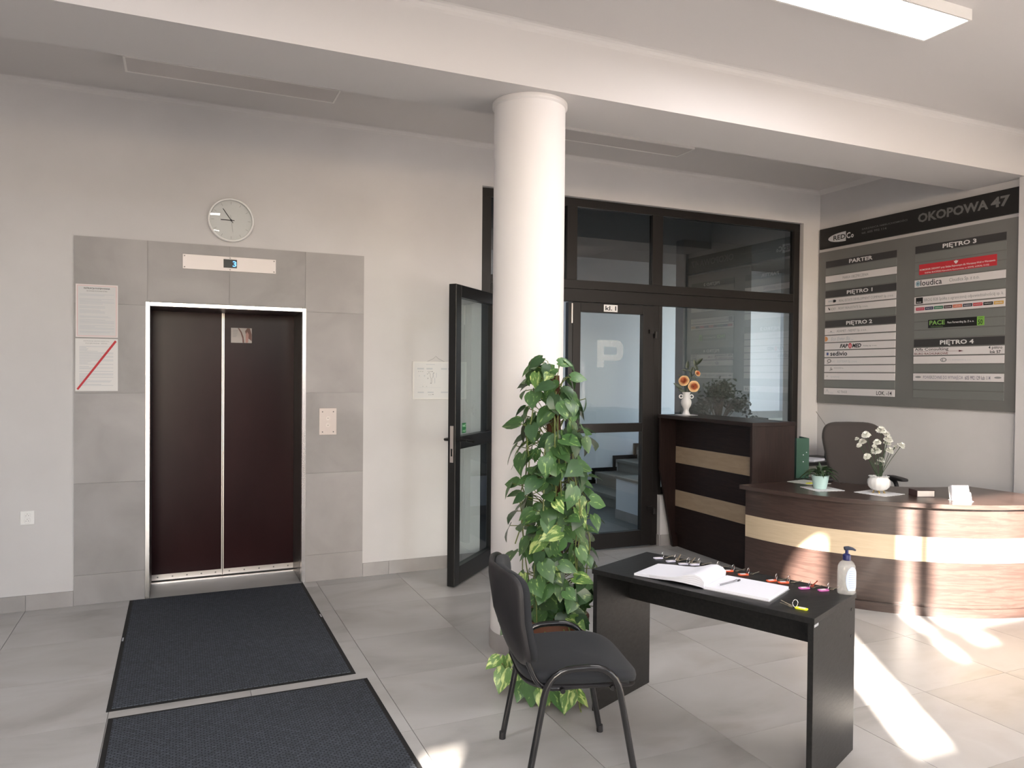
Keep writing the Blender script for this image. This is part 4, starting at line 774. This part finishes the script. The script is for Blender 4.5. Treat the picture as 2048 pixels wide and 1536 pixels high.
kd = [((2.167, 3.043), 'white', 'white-tagged key set nearest the far left corner of the black table', 1), ((2.188, 2.971), 'white', 'white-tagged key set second from the far left corner of the black table', 2), ((2.211, 2.900), 'white', 'white-tagged key set with a large upright ring, third from the far left corner', 2),
      ((2.254, 2.873), 'white', 'white-tagged key set touching the one with the large ring', 1), ((2.295, 2.790), 'white', 'white-tagged key set mostly hidden behind the curled book pages', 1),
      ((2.325, 2.718), 'orange', 'orange-tagged key set right beside the curled pages of the guest book', 1), ((2.348, 2.645), 'orange', 'orange-tagged key set second from the guest book pages', 1), ((2.394, 2.520), 'orange', 'orange-tagged key set with a round upright ring, left of the last orange one', 1), ((2.422, 2.475), 'orange', 'orange-tagged key set nearest the pink ones', 1),
      ((2.441, 2.377), 'pink', 'pink-tagged key set with a reddish key, nearer the orange ones', 2), ((2.493, 2.325), 'pink', 'pink-tagged key set next to the pump bottle', 1)]
for i, ((x, y), c, lab_, nk) in enumerate(kd):
    o_ = Vector((x, y)); keyset(x, y, KD+.12*math.sin(i*2.1), c, lab_, nk, 20 if i in (2, 7) else 0, i, redkey=(i == 9))
keyset(2.186, 2.196, R(120), 'yellow', 'yellow-tagged key set alone near the front right corner of the black table', 2, 10, 30)
# pump bottle
sz = thing('pump_bottle', 'clear gel pump bottle with a dark blue pump on the black table corner', 'bottle', (2.528, 2.262, ZT)); sc = Vector((2.528, 2.262, ZT))
def oval(a, z): return 1/math.sqrt(math.cos(a+.42)**2+(math.sin(a+.42)/.68)**2)
mgel, _t, _b, _n, _l = nodes('clear_gel'); _b.inputs['Base Color'].default_value = (.80, .79, .76, 1); _b.inputs['Roughness'].default_value = .12; _b.inputs['Alpha'].default_value = .26; _b.inputs['Coat Weight'].default_value = .5
MB().lathe([(.034, 0), (.0375, .006), (.0375, .095), (.036, .112), (.030, .128), (.019, .138), (.014, .141)], 36, sc, oval).build('bottle_body', mgel, sz, smooth=True)
MB().lathe([(.033, .003), (.0355, .008), (.0355, .118), (.0, .120)], 30, sc, oval).build('gel', mgel, sz, smooth=True)
M_pump = mat('pump_blue', (.018, .022, .11), .35); M_pump2 = mat('pump_dark', (.03, .035, .06), .35)
MB().lathe([(.0155, .140), (.0158, .160), (.012, .165), (.0065, .167), (.0065, .182), (.0, .182)], 24, sc).build('pump_collar', M_pump, sz, smooth=True)
mb = MB(); rr_ = Vector((.914, -.406, 0)); mb.tube([sc-rr_*.010+Vector((0, 0, .188)), sc+rr_*.006+Vector((0, 0, .189)), sc+rr_*.024+Vector((0, 0, .186)), sc+rr_*.036+Vector((0, 0, .180))], [.008, .0085, .006, .0035], 10)
mb.tube([sc+Vector((0, 0, .176)), sc+Vector((0, 0, .187))], .006, 10); mb.build('pump_head', M_pump2, sz, smooth=True)
mb = MB(); c_ = R(-98)
def labfn(u, v):
    z = .018+.098*v; h = .018+.098; w = math.sqrt(max(0, 1-((v-.45)/.56)**2)); a = c_+(u-.5)*1.9*w+.18; q = .0385*oval(a, z); return (sc.x+q*math.cos(a), sc.y+q*math.sin(a), sc.z+z)
mb.grid(labfn, 12, 10); lb_ = mb.build('label', mat('bottle_label', (.62, .70, .86), .4), sz, smooth=180)
mb = MB()
for j in range(9):
    def ln(u, v, j=j):
        z = .03+.0085*j; w = math.sqrt(max(0, 1-(((z-.018)/.098-.45)/.56)**2)); a = c_+(u-.5)*1.2*w+.22; q = .0388*oval(a, z); return (sc.x+q*math.cos(a), sc.y+q*math.sin(a), sc.z+z+.0022*v)
    mb.grid(ln, 6, 1)
mb.build('label_text', mat('label_blue', (.35, .45, .68), .5), lb_, kind='stuff')
# ------------------------------------------------------------------ things on the reception desk
ZD = .745; RR = Vector((.914, -.406, 0)); UP = Vector((0, 0, 1)); DD = Vector((.406, .914, 0))
def doily(name, label, corners, z):
    o0 = sum((Vector(c) for c in corners), Vector((0, 0)))/4; P = []
    for i in range(4):
        a, b_ = Vector(corners[i]), Vector(corners[(i+1) % 4]); nrm = Vector(((b_-a).y, -(b_-a).x)).normalized()
        if nrm.dot(a-o0) < 0: nrm = -nrm
        for k in range(24): t = k/24; P.append(a.lerp(b_, t)+nrm*.006*abs(math.sin(t*8*PI)))
    mb = MB(); mb.prism([(p.x, p.y) for p in P], z+.0003, z+.0022); o = mb.build(name, mat(name+'_lace', (.72, .72, .74), .9, bump=1, bs=250), None); return tag(o, label, 'doily')
doily('lace_doily', 'white lace doily under the mint green plant pot', [(4.17, 4.16), (4.37, 4.12), (4.33, 3.90), (4.12, 3.95)], ZD)
doily('lace_doily', 'white lace doily under the white vase of carnations', [(4.34, 3.83), (4.55, 3.86), (4.60, 3.63), (4.38, 3.61)], ZD)
mp = Vector((4.235, 4.035, ZD+.0022)); mpt = thing('potted_peace_lily', 'small leafy plant in a ribbed mint green pot on the reception desk', 'plant', mp)
prof = [(.040, 0), (.043, .003)]+[(.044+.014*i/16+(.0012 if i % 2 else 0), .006+.078*i/16) for i in range(17)]+[(.058, .088), (.059, .096), (.055, .096), (.053, .080), (0, .080)]
MB().lathe(prof, 36, mp).build('pot', mat('mint_ceramic', (.46, .64, .62), .35), mpt, smooth=70)
sm_ = MB(); rd = random.Random(5)
LL2 = [leafmesh('leaf', leafmat('lily_green', (.016, .035, .016), (.028, .055, .022), (.12, .18, .08), .7, .85), .42, .5, .3)]
LL2.append(leafmesh('leaf', LL2[0].materials[0], .34, .9, .3))
def pleaf(parent, base, d, n_, size, me):
    d = d.normalized(); n_ = (n_-d*n_.dot(d)).normalized(); y = n_.cross(d); o = bpy.data.objects.new('leaf', me); COL.objects.link(o); o.parent = parent
    o.matrix_local = WM[parent].inverted() @ Matrix(((d.x, y.x, n_.x, base.x), (d.y, y.y, n_.y, base.y), (d.z, y.z, n_.z, base.z), (0, 0, 0, 1))) @ Matrix.Scale(size, 4)
for i in range(34):
    a = 2*PI*i/34*5.3; out_ = Vector((math.cos(a), math.sin(a), 0)); el = rd.uniform(.25, 1.1); b0 = mp+Vector((0, 0, .082))+out_*.02; p1_ = b0+out_*.035*(1.3-el)+UP*rd.uniform(.02, .06)
    sm_.tube([b0, p1_], .0015, 4); pleaf(mpt, p1_, out_*(1.2-.6*el)+UP*(el-.35), UP+out_*.3, rd.uniform(.055, .085), LL2[i % 2])
pleaf(mpt, mp+RR*-.04+UP*.12, RR*-1+UP*.25, UP, .11, LL2[1]); pleaf(mpt, mp+RR*.04+UP*.10, RR*1+UP*.15, UP, .10, LL2[1]); pleaf(mpt, mp+RR*-.005+UP*.12, UP+RR*.12, -DD, .075, LL2[0])
sm_.build('stems', mat('lily_stem', (.05, .09, .03), .5), mpt, kind='stuff')
# white vase with carnations
vb = Vector((4.47, 3.735, ZD+.0022)); vt = thing('carnation_vase', 'round white fluted vase with gold feet holding white carnations', 'vase', vb)
MB().lathe([(.010, .016), (.030, .018), (.052, .028), (.067, .045), (.0735, .068), (.070, .092), (.058, .110), (.044, .120), (.040, .114), (.044, .10), (0, .09)], 48, vb, lambda a, z: 1+.025*math.cos(14*a)*(1 if z < .105 else .3)).build('body', mat('white_porcelain', (.76, .75, .74), .25, coat=.4), vt, smooth=60)
for k in range(4):
    a = PI/4+k*PI/2; o_ = Vector((math.cos(a), math.sin(a), 0)); mb = MB(); mb.tube([vb+o_*.018+UP*.024, vb+o_*.034+UP*.012, vb+o_*.030+UP*.003, vb+o_*.042+UP*.003], .0035, 6); mb.build('gold_foot', M_gold, vt, smooth=True)
mb = MB()
for k in range(14):
    a = 2*PI*k/14; o_ = Vector((math.cos(a), math.sin(a), 0)); q = Vector((-o_.y, o_.x, 0))
    mb.grid(lambda u, v, o_=o_, q=q, k=k: vb+o_*(.044+.020*v+.004*math.sin(u*9))+q*((u-.5)*.024*(1-.3*v))+UP*(.112+.020*v-.016*v*v+.003*math.sin(u*12+k)), 5, 4)
mb.build('leafy_rim', mat('porcelain_rim', (.68, .68, .68), .3, coat=.3), vt, smooth=180, kind='stuff')
FLW = [(1757, 861, 9), (1767, 868, 6), (1725, 870, 8), (1718, 880, 4), (1725, 885, 7), (1716, 892, 5), (1749, 885, 7), (1742, 892, 4), (1769, 879, 8), (1772, 887, 7), (1749, 903, 9), (1775, 902, 8), (1796, 891, 7), (1788, 894, 4), (1731, 914, 7), (1761, 922, 7), (1764, 930, 8)]
M_pet = mat('carnation_petal', (.84, .84, .76), .8); M_stem = mat('carnation_stem', (.035, .06, .03), .6); mbs = MB(); K = .00345; rd = random.Random(8)
for i, (px, py, r_) in enumerate(FLW):
    p = vb+RR*((px-1757)*K)+UP*((988-py)*K)+DD*rd.uniform(-.04, .05); ax = (p-(vb+UP*.16)).normalized(); ax = (ax+Vector((-.35, -.45, .25))*.8).normalized()
    e1 = ax.cross(UP).normalized() if abs(ax.z) < .95 else Vector((1, 0, 0)); e2 = e1.cross(ax); rad = r_*K*1.22; mb = MB()
    for ring_, (rr2, h, ti) in enumerate(((1, 0, -.15), (.78, .25, .25), (.5, .42, .8))):
        nn = 40
        V = [p+ax*(h*rad*.2)]; V += [p+(e1*math.cos(2*PI*k/nn)+e2*math.sin(2*PI*k/nn))*rad*rr2*(.9+.08*math.sin(k*2.3+ring_+i)+.06*math.sin(k*1.1))+ax*(rad*(ti*.5+h*.6+.16*math.sin(k*2.9+ring_*2))) for k in range(nn)]
        mb.add(V, [(0, k+1, (k+1) % nn+1) for k in range(nn)])
    mb.build('carnation', M_pet, vt, smooth=180)
    b0 = vb+UP*.105+RR*rd.uniform(-.015, .015); mbs.tube([b0, b0.lerp(p, .5)+UP*.01, p-ax*.004], .0019, 5)
    mb2 = MB(); mb2.tube([p-ax*.018, p-ax*.002], [.003, .0055], 6); mb2.build('calyx', M_stem, vt)
mbs.build('stems', M_stem, vt, kind='stuff')
# notebook
nb = thing('small_book', 'thick little book with a dark red cover on the reception desk', 'book', (4.655, 3.545, ZD)); NB = Matrix(((.93, .37, 0, 4.655), (-.37, .93, 0, 3.545), (0, 0, 1, ZD), (0, 0, 0, 1)))
mb = MB(); mb.T = NB; mb.box(-.062, .062, -.05, .05, .0, .003); mb.box(-.062, .062, -.05, .05, .041, .044); mb.box(-.062, -.059, -.05, .05, .003, .041); mb.build('cover', mat('dark_red_cover', (.05, .022, .022), .35), nb)
mb = MB(); mb.T = NB; mb.box(-.058, .058, -.0495, .047, .003, .041); mb.build('page_block', mat('book_pages', (.60, .56, .53), .8), nb)
# card holder
cd = thing('card_holder', 'clear holder full of white cards in the sunlight on the reception desk', 'card holder', (4.715, 3.305, ZD)); CDm = Matrix(((.914, .406, 0, 4.715), (-.406, .914, 0, 3.305), (0, 0, 1, ZD), (0, 0, 0, 1)))
mcl, _t, _b, _n, _l = nodes('clear_acrylic'); _b.inputs['Base Color'].default_value = (.8, .8, .8, 1); _b.inputs['Alpha'].default_value = .35; _b.inputs['Roughness'].default_value = .1
TL_ = Matrix.Rotation(R(-14), 4, 'X')
mb = MB(); mb.T = CDm; mb.box(-.062, .062, -.035, .035, 0, .004); mb.T = CDm @ Matrix.Translation((0, .01, .004)) @ TL_; mb.box(-.062, .062, .008, .011, 0, .09); mb.T = CDm @ Matrix.Translation((0, -.018, .004)) @ TL_; mb.box(-.062, .062, 0, .003, 0, .055); mb.build('holder', mcl, cd)
mb = MB(); mb.T = CDm @ Matrix.Translation((0, -.012, .006)) @ TL_; mb.box(-.056, .056, 0, .02, 0, .098); mb.build('cards', M_paper, cd)
# papers and tag
ps = thing('paper_sleeve', 'clear plastic sleeve with white paper beside the tall reception unit', 'paper', (4.42, 4.36, ZD))
mb = MB(); mb.T = at((4.40, 4.30, ZD), .15); mb.box(-.10, .10, -.12, .12, .0004, .003); mb.build('sheet', mat('grey_white_paper', (.60, .62, .58), .5), ps)
yn = MB(); yn.T = at((4.36, 4.25, ZD+.003), .3); yn.box(-.03, .03, -.018, .018, .0002, .006); tag(yn.build('yellow_tag', tagm['yellow'], bev=.001), 'small yellow key tag lying on the clear paper sleeve', 'tag')
# green binder
gbn = thing('lever_arch_file', 'dark green lever arch file standing behind the tall reception unit', 'binder', (4.56, 4.55, ZD)); GB = Matrix(((.914, .406, 0, 4.555), (-.406, .914, 0, 4.52), (0, 0, 1, ZD), (0, 0, 0, 1))); M_gr = mat('green_file', (.004, .055, .030), .45)
mb = MB(); mb.T = GB; mb.box(-.052, .048, -.003, 0, 0, .318); mb.box(.045, .048, 0, .20, 0, .318); mb.box(-.052, -.049, 0, .20, 0, .318); mb.build('cover', M_gr, gbn)
mb = MB(); mb.T = GB; mb.box(-.046, .042, .01, .19, .01, .30); mb.build('papers', M_paper, gbn)
mb = MB(); mb.T = GB @ frame((0, -.003, 0), (1, 0, 0), (0, 0, 1))
for a, b_ in ((.028, .205), (.003, .185), (.003, .13)): mb.lathe([(.004, 0), (.004, .0008), (0, .0008)], 10, (a, b_, 0))
mb.build('white_dots', M_paper, gbn, kind='stuff')
# office chair
oc = thing('office_chair', 'brown-grey upholstered office chair behind the curved desk', 'office chair', (4.98, 4.42, 0)); OM = Matrix(((.914, .406, 0, 4.96), (-.406, .914, 0, 4.39), (0, 0, 1, 0), (0, 0, 0, 1)))
M_oc = mat('brown_fabric', (.040, .033, .031), .9, sheen=.15, bump=.2, bs=700)
def ocf(p):
    w = (p.y+.30)/.60; x = p.x*(.74+.30*min(1, w*1.25)); return Vector((x, -.05+.14*w+p.z+.10*(x/.25)**2*(-.6), .60+.59*w))
mb = MB(); mb.T = OM; mb.sell(.245, .30, .045, .6, .42, 44, 16, ocf); mb.build('backrest', M_oc, oc, smooth=60)
mb = MB(); mb.T = OM; mb.sell(.25, .24, .045, .5, .45, 36, 10, lambda p: Vector((p.x, p.y-.20, p.z+.48))); mb.build('seat', M_oc, oc, smooth=60)
for s in (-1, 1):
    mb = MB(); mb.T = OM; mb.tube(fil([(s*.20, -.15, .45), (s*.29, -.15, .46), (s*.29, -.12, .74), (s*.27, .02, .75)], r=.06), .016, 8); mb.build('armrest_frame', M_shell, oc, smooth=60)
    mb = MB(); mb.T = OM; mb.sell(.035, .13, .014, .5, .5, 20, 8, lambda p: Vector((p.x+s*.29, p.y-.13, p.z+.76))); mb.build('armrest', M_shell, oc, smooth=60)
mb = MB(); mb.T = OM; mb.tube([(0, -.18, .10), (0, -.18, .44)], .026, 12); mb.build('gas_column', M_shell, oc, smooth=True)
for k in range(5):
    a = 2*PI*k/5; x, y = math.cos(a), math.sin(a); mb = MB(); mb.T = OM; mb.tube([(0, -.18, .11), (x*.28, -.18+y*.28, .065)], [.028, .016], 8); mb.build('leg', M_shell, oc)
    mb = MB(); mb.T = OM @ frame((x*.29, -.18+y*.29, .027), (x, y, 0), (0, 0, 1)); mb.lathe([(.026, -.02), (.027, -.018), (.027, .018), (.026, .02)], 16); mb.build('castor', M_shell, oc, smooth=True)
# cabinet with papers and a radio by the back wall
cbn = thing('side_cabinet', 'low grey cabinet with a black top behind the office chair', 'cabinet', (5.5, 5.4, 0))
MB().box(5.14, 5.86, 5.18, 5.64, 0, .735).build('body', mat('cabinet_grey', (.20, .20, .18), .6), cbn); MB().box(5.12, 5.88, 5.16, 5.65, .735, .765).build('top', M_black, cbn)
mb = MB(); mb.T = at((5.42, 5.36, .765), .3); mb.box(-.105, .105, -.148, .148, .0003, .02); tag(mb.build('paper_stack', M_paper), 'white papers on the low cabinet, seen past the office chair', 'paper')
ra = thing('radio', 'small radio with a raised antenna behind the office chair', 'radio', (5.76, 5.3, .765)); MB().box(5.65, 5.86, 5.26, 5.34, .765, .90).build('body', M_shell, ra, bev=.006)
MB().box(5.67, 5.75, 5.256, 5.26, .785, .88).build('speaker_grille', M_steeldk, ra); MB().tube([(5.76, 5.30, .90), (5.69, 5.30, 1.02), (5.53, 5.33, 1.222)], [.004, .003, .002], 6).build('antenna', M_chrome, ra)
# ------------------------------------------------------------------ on the tall unit
ZU = 1.203; av = Vector((4.115, 5.45, ZU+.0022)); doily('lace_doily', 'white lace doily under the vase of orange roses', [(4.08, 5.56), (4.22, 5.50), (4.17, 5.36), (4.02, 5.42)], ZU)
ro = thing('rose_vase', 'white two-handled vase of orange roses on the tall reception unit', 'vase', av)
MB().lathe([(.034, 0), (.036, .004), (.028, .018), (.022, .040), (.026, .058), (.040, .082), (.047, .108), (.043, .130), (.032, .146), (.030, .160), (.032, .188), (.038, .203), (.035, .203), (.028, .185), (0, .18)], 40, av).build('body', mat('vase_white', (.76, .74, .73), .3, coat=.3), ro, smooth=True)
for s in (-1, 1):
    mb = MB(); c_ = av+RR*(.047*s)+UP*.163; mb.tube([c_+RR*(.015*math.cos(q))+UP*(.015*math.sin(q)) for q in [2*PI*k/18 for k in range(18)]], .0048, 8, closed=True); mb.build('handle', M_white, ro, smooth=True)
M_rose = mat('rose_outer', (.82, .54, .28), .7); M_rose2 = mat('rose_inner', (.78, .31, .15), .7); M_rl = leafmat('rose_leaf', (.012, .022, .010), (.025, .035, .014), (.08, .10, .03), .7, .9)
def rose(p, ax, rad, name='rose'):
    ax = ax.normalized(); e1 = ax.cross(UP).normalized(); e2 = e1.cross(ax); mb = MB(); mb2 = MB()
    for ring_, (r0, n_, op, h) in enumerate(((1, 6, .95, .55), (.80, 5, .62, .75), (.60, 5, .42, .88), (.44, 4, .22, 1.0), (.26, 3, .10, 1.05))):
        for k in range(n_):
            a0 = 2*PI*(k+.5*(ring_ % 2))/n_+ring_*.4; w = 2*PI/n_*1.05
            def f_(u, v):
                a = a0+(u-.5)*2*w*.62; rr2 = rad*r0*(.25+.75*v**.7+op*.12*v*v)*(1-.08*(2*u-1)**2); return p+(e1*math.cos(a)+e2*math.sin(a))*rr2+ax*(rad*(h*(v**1.2)*(1-.07*(2*u-1)**2)-.25-.25*op*v**4))
            (mb if ring_ < 2 else mb2).grid(f_, 6, 5)
    o = mb.build(name, M_rose, ro, smooth=180); mb2.build('heart', M_rose2, o, smooth=180)
KV = .00445; F0 = av+UP*.20; V3 = lambda px, py, d=0: av+RR*((px-1372)*KV)+UP*((832-py)*KV)+DD*d
tw = Vector((-.62, -.78, .12))
rose(V3(1366, 764, -.02), tw+RR*-.2+UP*.2, .044); rose(V3(1385, 775, -.03), tw+RR*.2-UP*.1, .046); rose(V3(1394, 749), tw+RR*.7+UP*.3, .026, 'rosebud')
mb = MB()
for P in ([F0-UP*.05, V3(1370, 780), V3(1366, 766)], [F0-UP*.05, V3(1380, 786), V3(1385, 778)], [F0-UP*.05, V3(1376, 775, .02), V3(1384, 755, .01), V3(1392, 740), V3(1393, 732), V3(1390, 725)], [V3(1384, 755, .01), V3(1376, 742, .01), V3(1374, 734)], [V3(1388, 752), V3(1393, 749)]): mb.tube(P, .0022, 5)
mb.build('stems', mat('rose_stem', (.03, .045, .015), .6), ro, kind='stuff')
RL = leafmesh('leaf', M_rl, .55, .2, .25)
for bx, by, tx, ty, s_ in ((1373, 738, 1374, 722, .07), (1388, 731, 1386, 719, .05), (1391, 730, 1404, 718, .085), (1391, 738, 1387, 731, .045), (1392, 737, 1395, 745, .04), (1383, 746, 1374, 742, .05), (1381, 744, 1384, 736, .045), (1371, 744, 1362, 741, .045), (1380, 756, 1380, 742, .055), (1386, 756, 1390, 760, .04), (1362, 755, 1354, 751, .04), (1362, 778, 1347, 769, .085), (1372, 790, 1361, 781, .06), (1390, 783, 1398, 779, .05), (1377, 788, 1374, 770, .085), (1375, 785, 1371, 792, .05), (1368, 786, 1360, 783, .06), (1388, 745, 1385, 738, .05)):
    b0 = V3(bx, by, .005); d_ = V3(tx, ty, 0)-b0; pleaf(ro, b0, d_, tw+UP*.2+DD*random.uniform(-.2, .2), s_*.95, RL)
# ------------------------------------------------------------------ plant in the stairwell
sp = thing('stairwell_plant', 'dark bushy plant behind the glass, above the tall reception unit', 'plant', (5.22, 6.35, .456))
MB().box(5.06, 5.38, 6.19, 6.51, .456, .78).build('stand', M_tread, sp, bev=.01); MB().lathe([(.10, .78), (.14, .98), (.15, .98), (.15, 1.0), (.13, 1.0), (.13, .96), (0, .96)], 24, (5.22, 6.35, 0)).build('pot', mat('dark_pot', (.03, .03, .03), .5), sp, smooth=True)
rd = random.Random(14); br = MB(); fo = MB(); c0 = Vector((5.22, 6.35, 1.0))
for i in range(36):
    s_ = rd.uniform(-1, 1); tip = c0+RR*(s_*.40)+UP*(.42*(1-abs(s_)**1.6)*rd.uniform(.6, 1.05)+.08-.02*abs(s_))+DD*rd.uniform(-.12, .12); mid_ = c0.lerp(tip, .5)+UP*.12; br.tube([c0, mid_, tip], [.006, .004, .002], 5)
    for j in range(24):
        q = mid_.lerp(tip, rd.uniform(0, 1.05))+Vector((rd.gauss(0, .040), rd.gauss(0, .035), rd.gauss(0, .036)))
        d_ = Vector((rd.uniform(-1, 1), rd.uniform(-1, 1), rd.uniform(-.5, 1))).normalized(); n_ = Vector((-.5, -.8, rd.uniform(-.3, .8))); n_ = (n_-d_*n_.dot(d_)).normalized(); y = n_.cross(d_); l_ = rd.uniform(.018, .032)
        for a in (-1.1, -.4, .4, 1.1, 0):
            dd = d_*math.cos(a)+y*math.sin(a); yy = -d_*math.sin(a)+y*math.cos(a); fo.add([q, q+dd*l_*.6+yy*l_*.22, q+dd*l_, q+dd*l_*.6-yy*l_*.22], [(0, 1, 2, 3)])
br.build('branches', mat('bark', (.06, .055, .045), .8), sp, kind='stuff'); fo.build('foliage', mat('dark_foliage', (.012, .028, .016), .6), sp, kind='stuff')
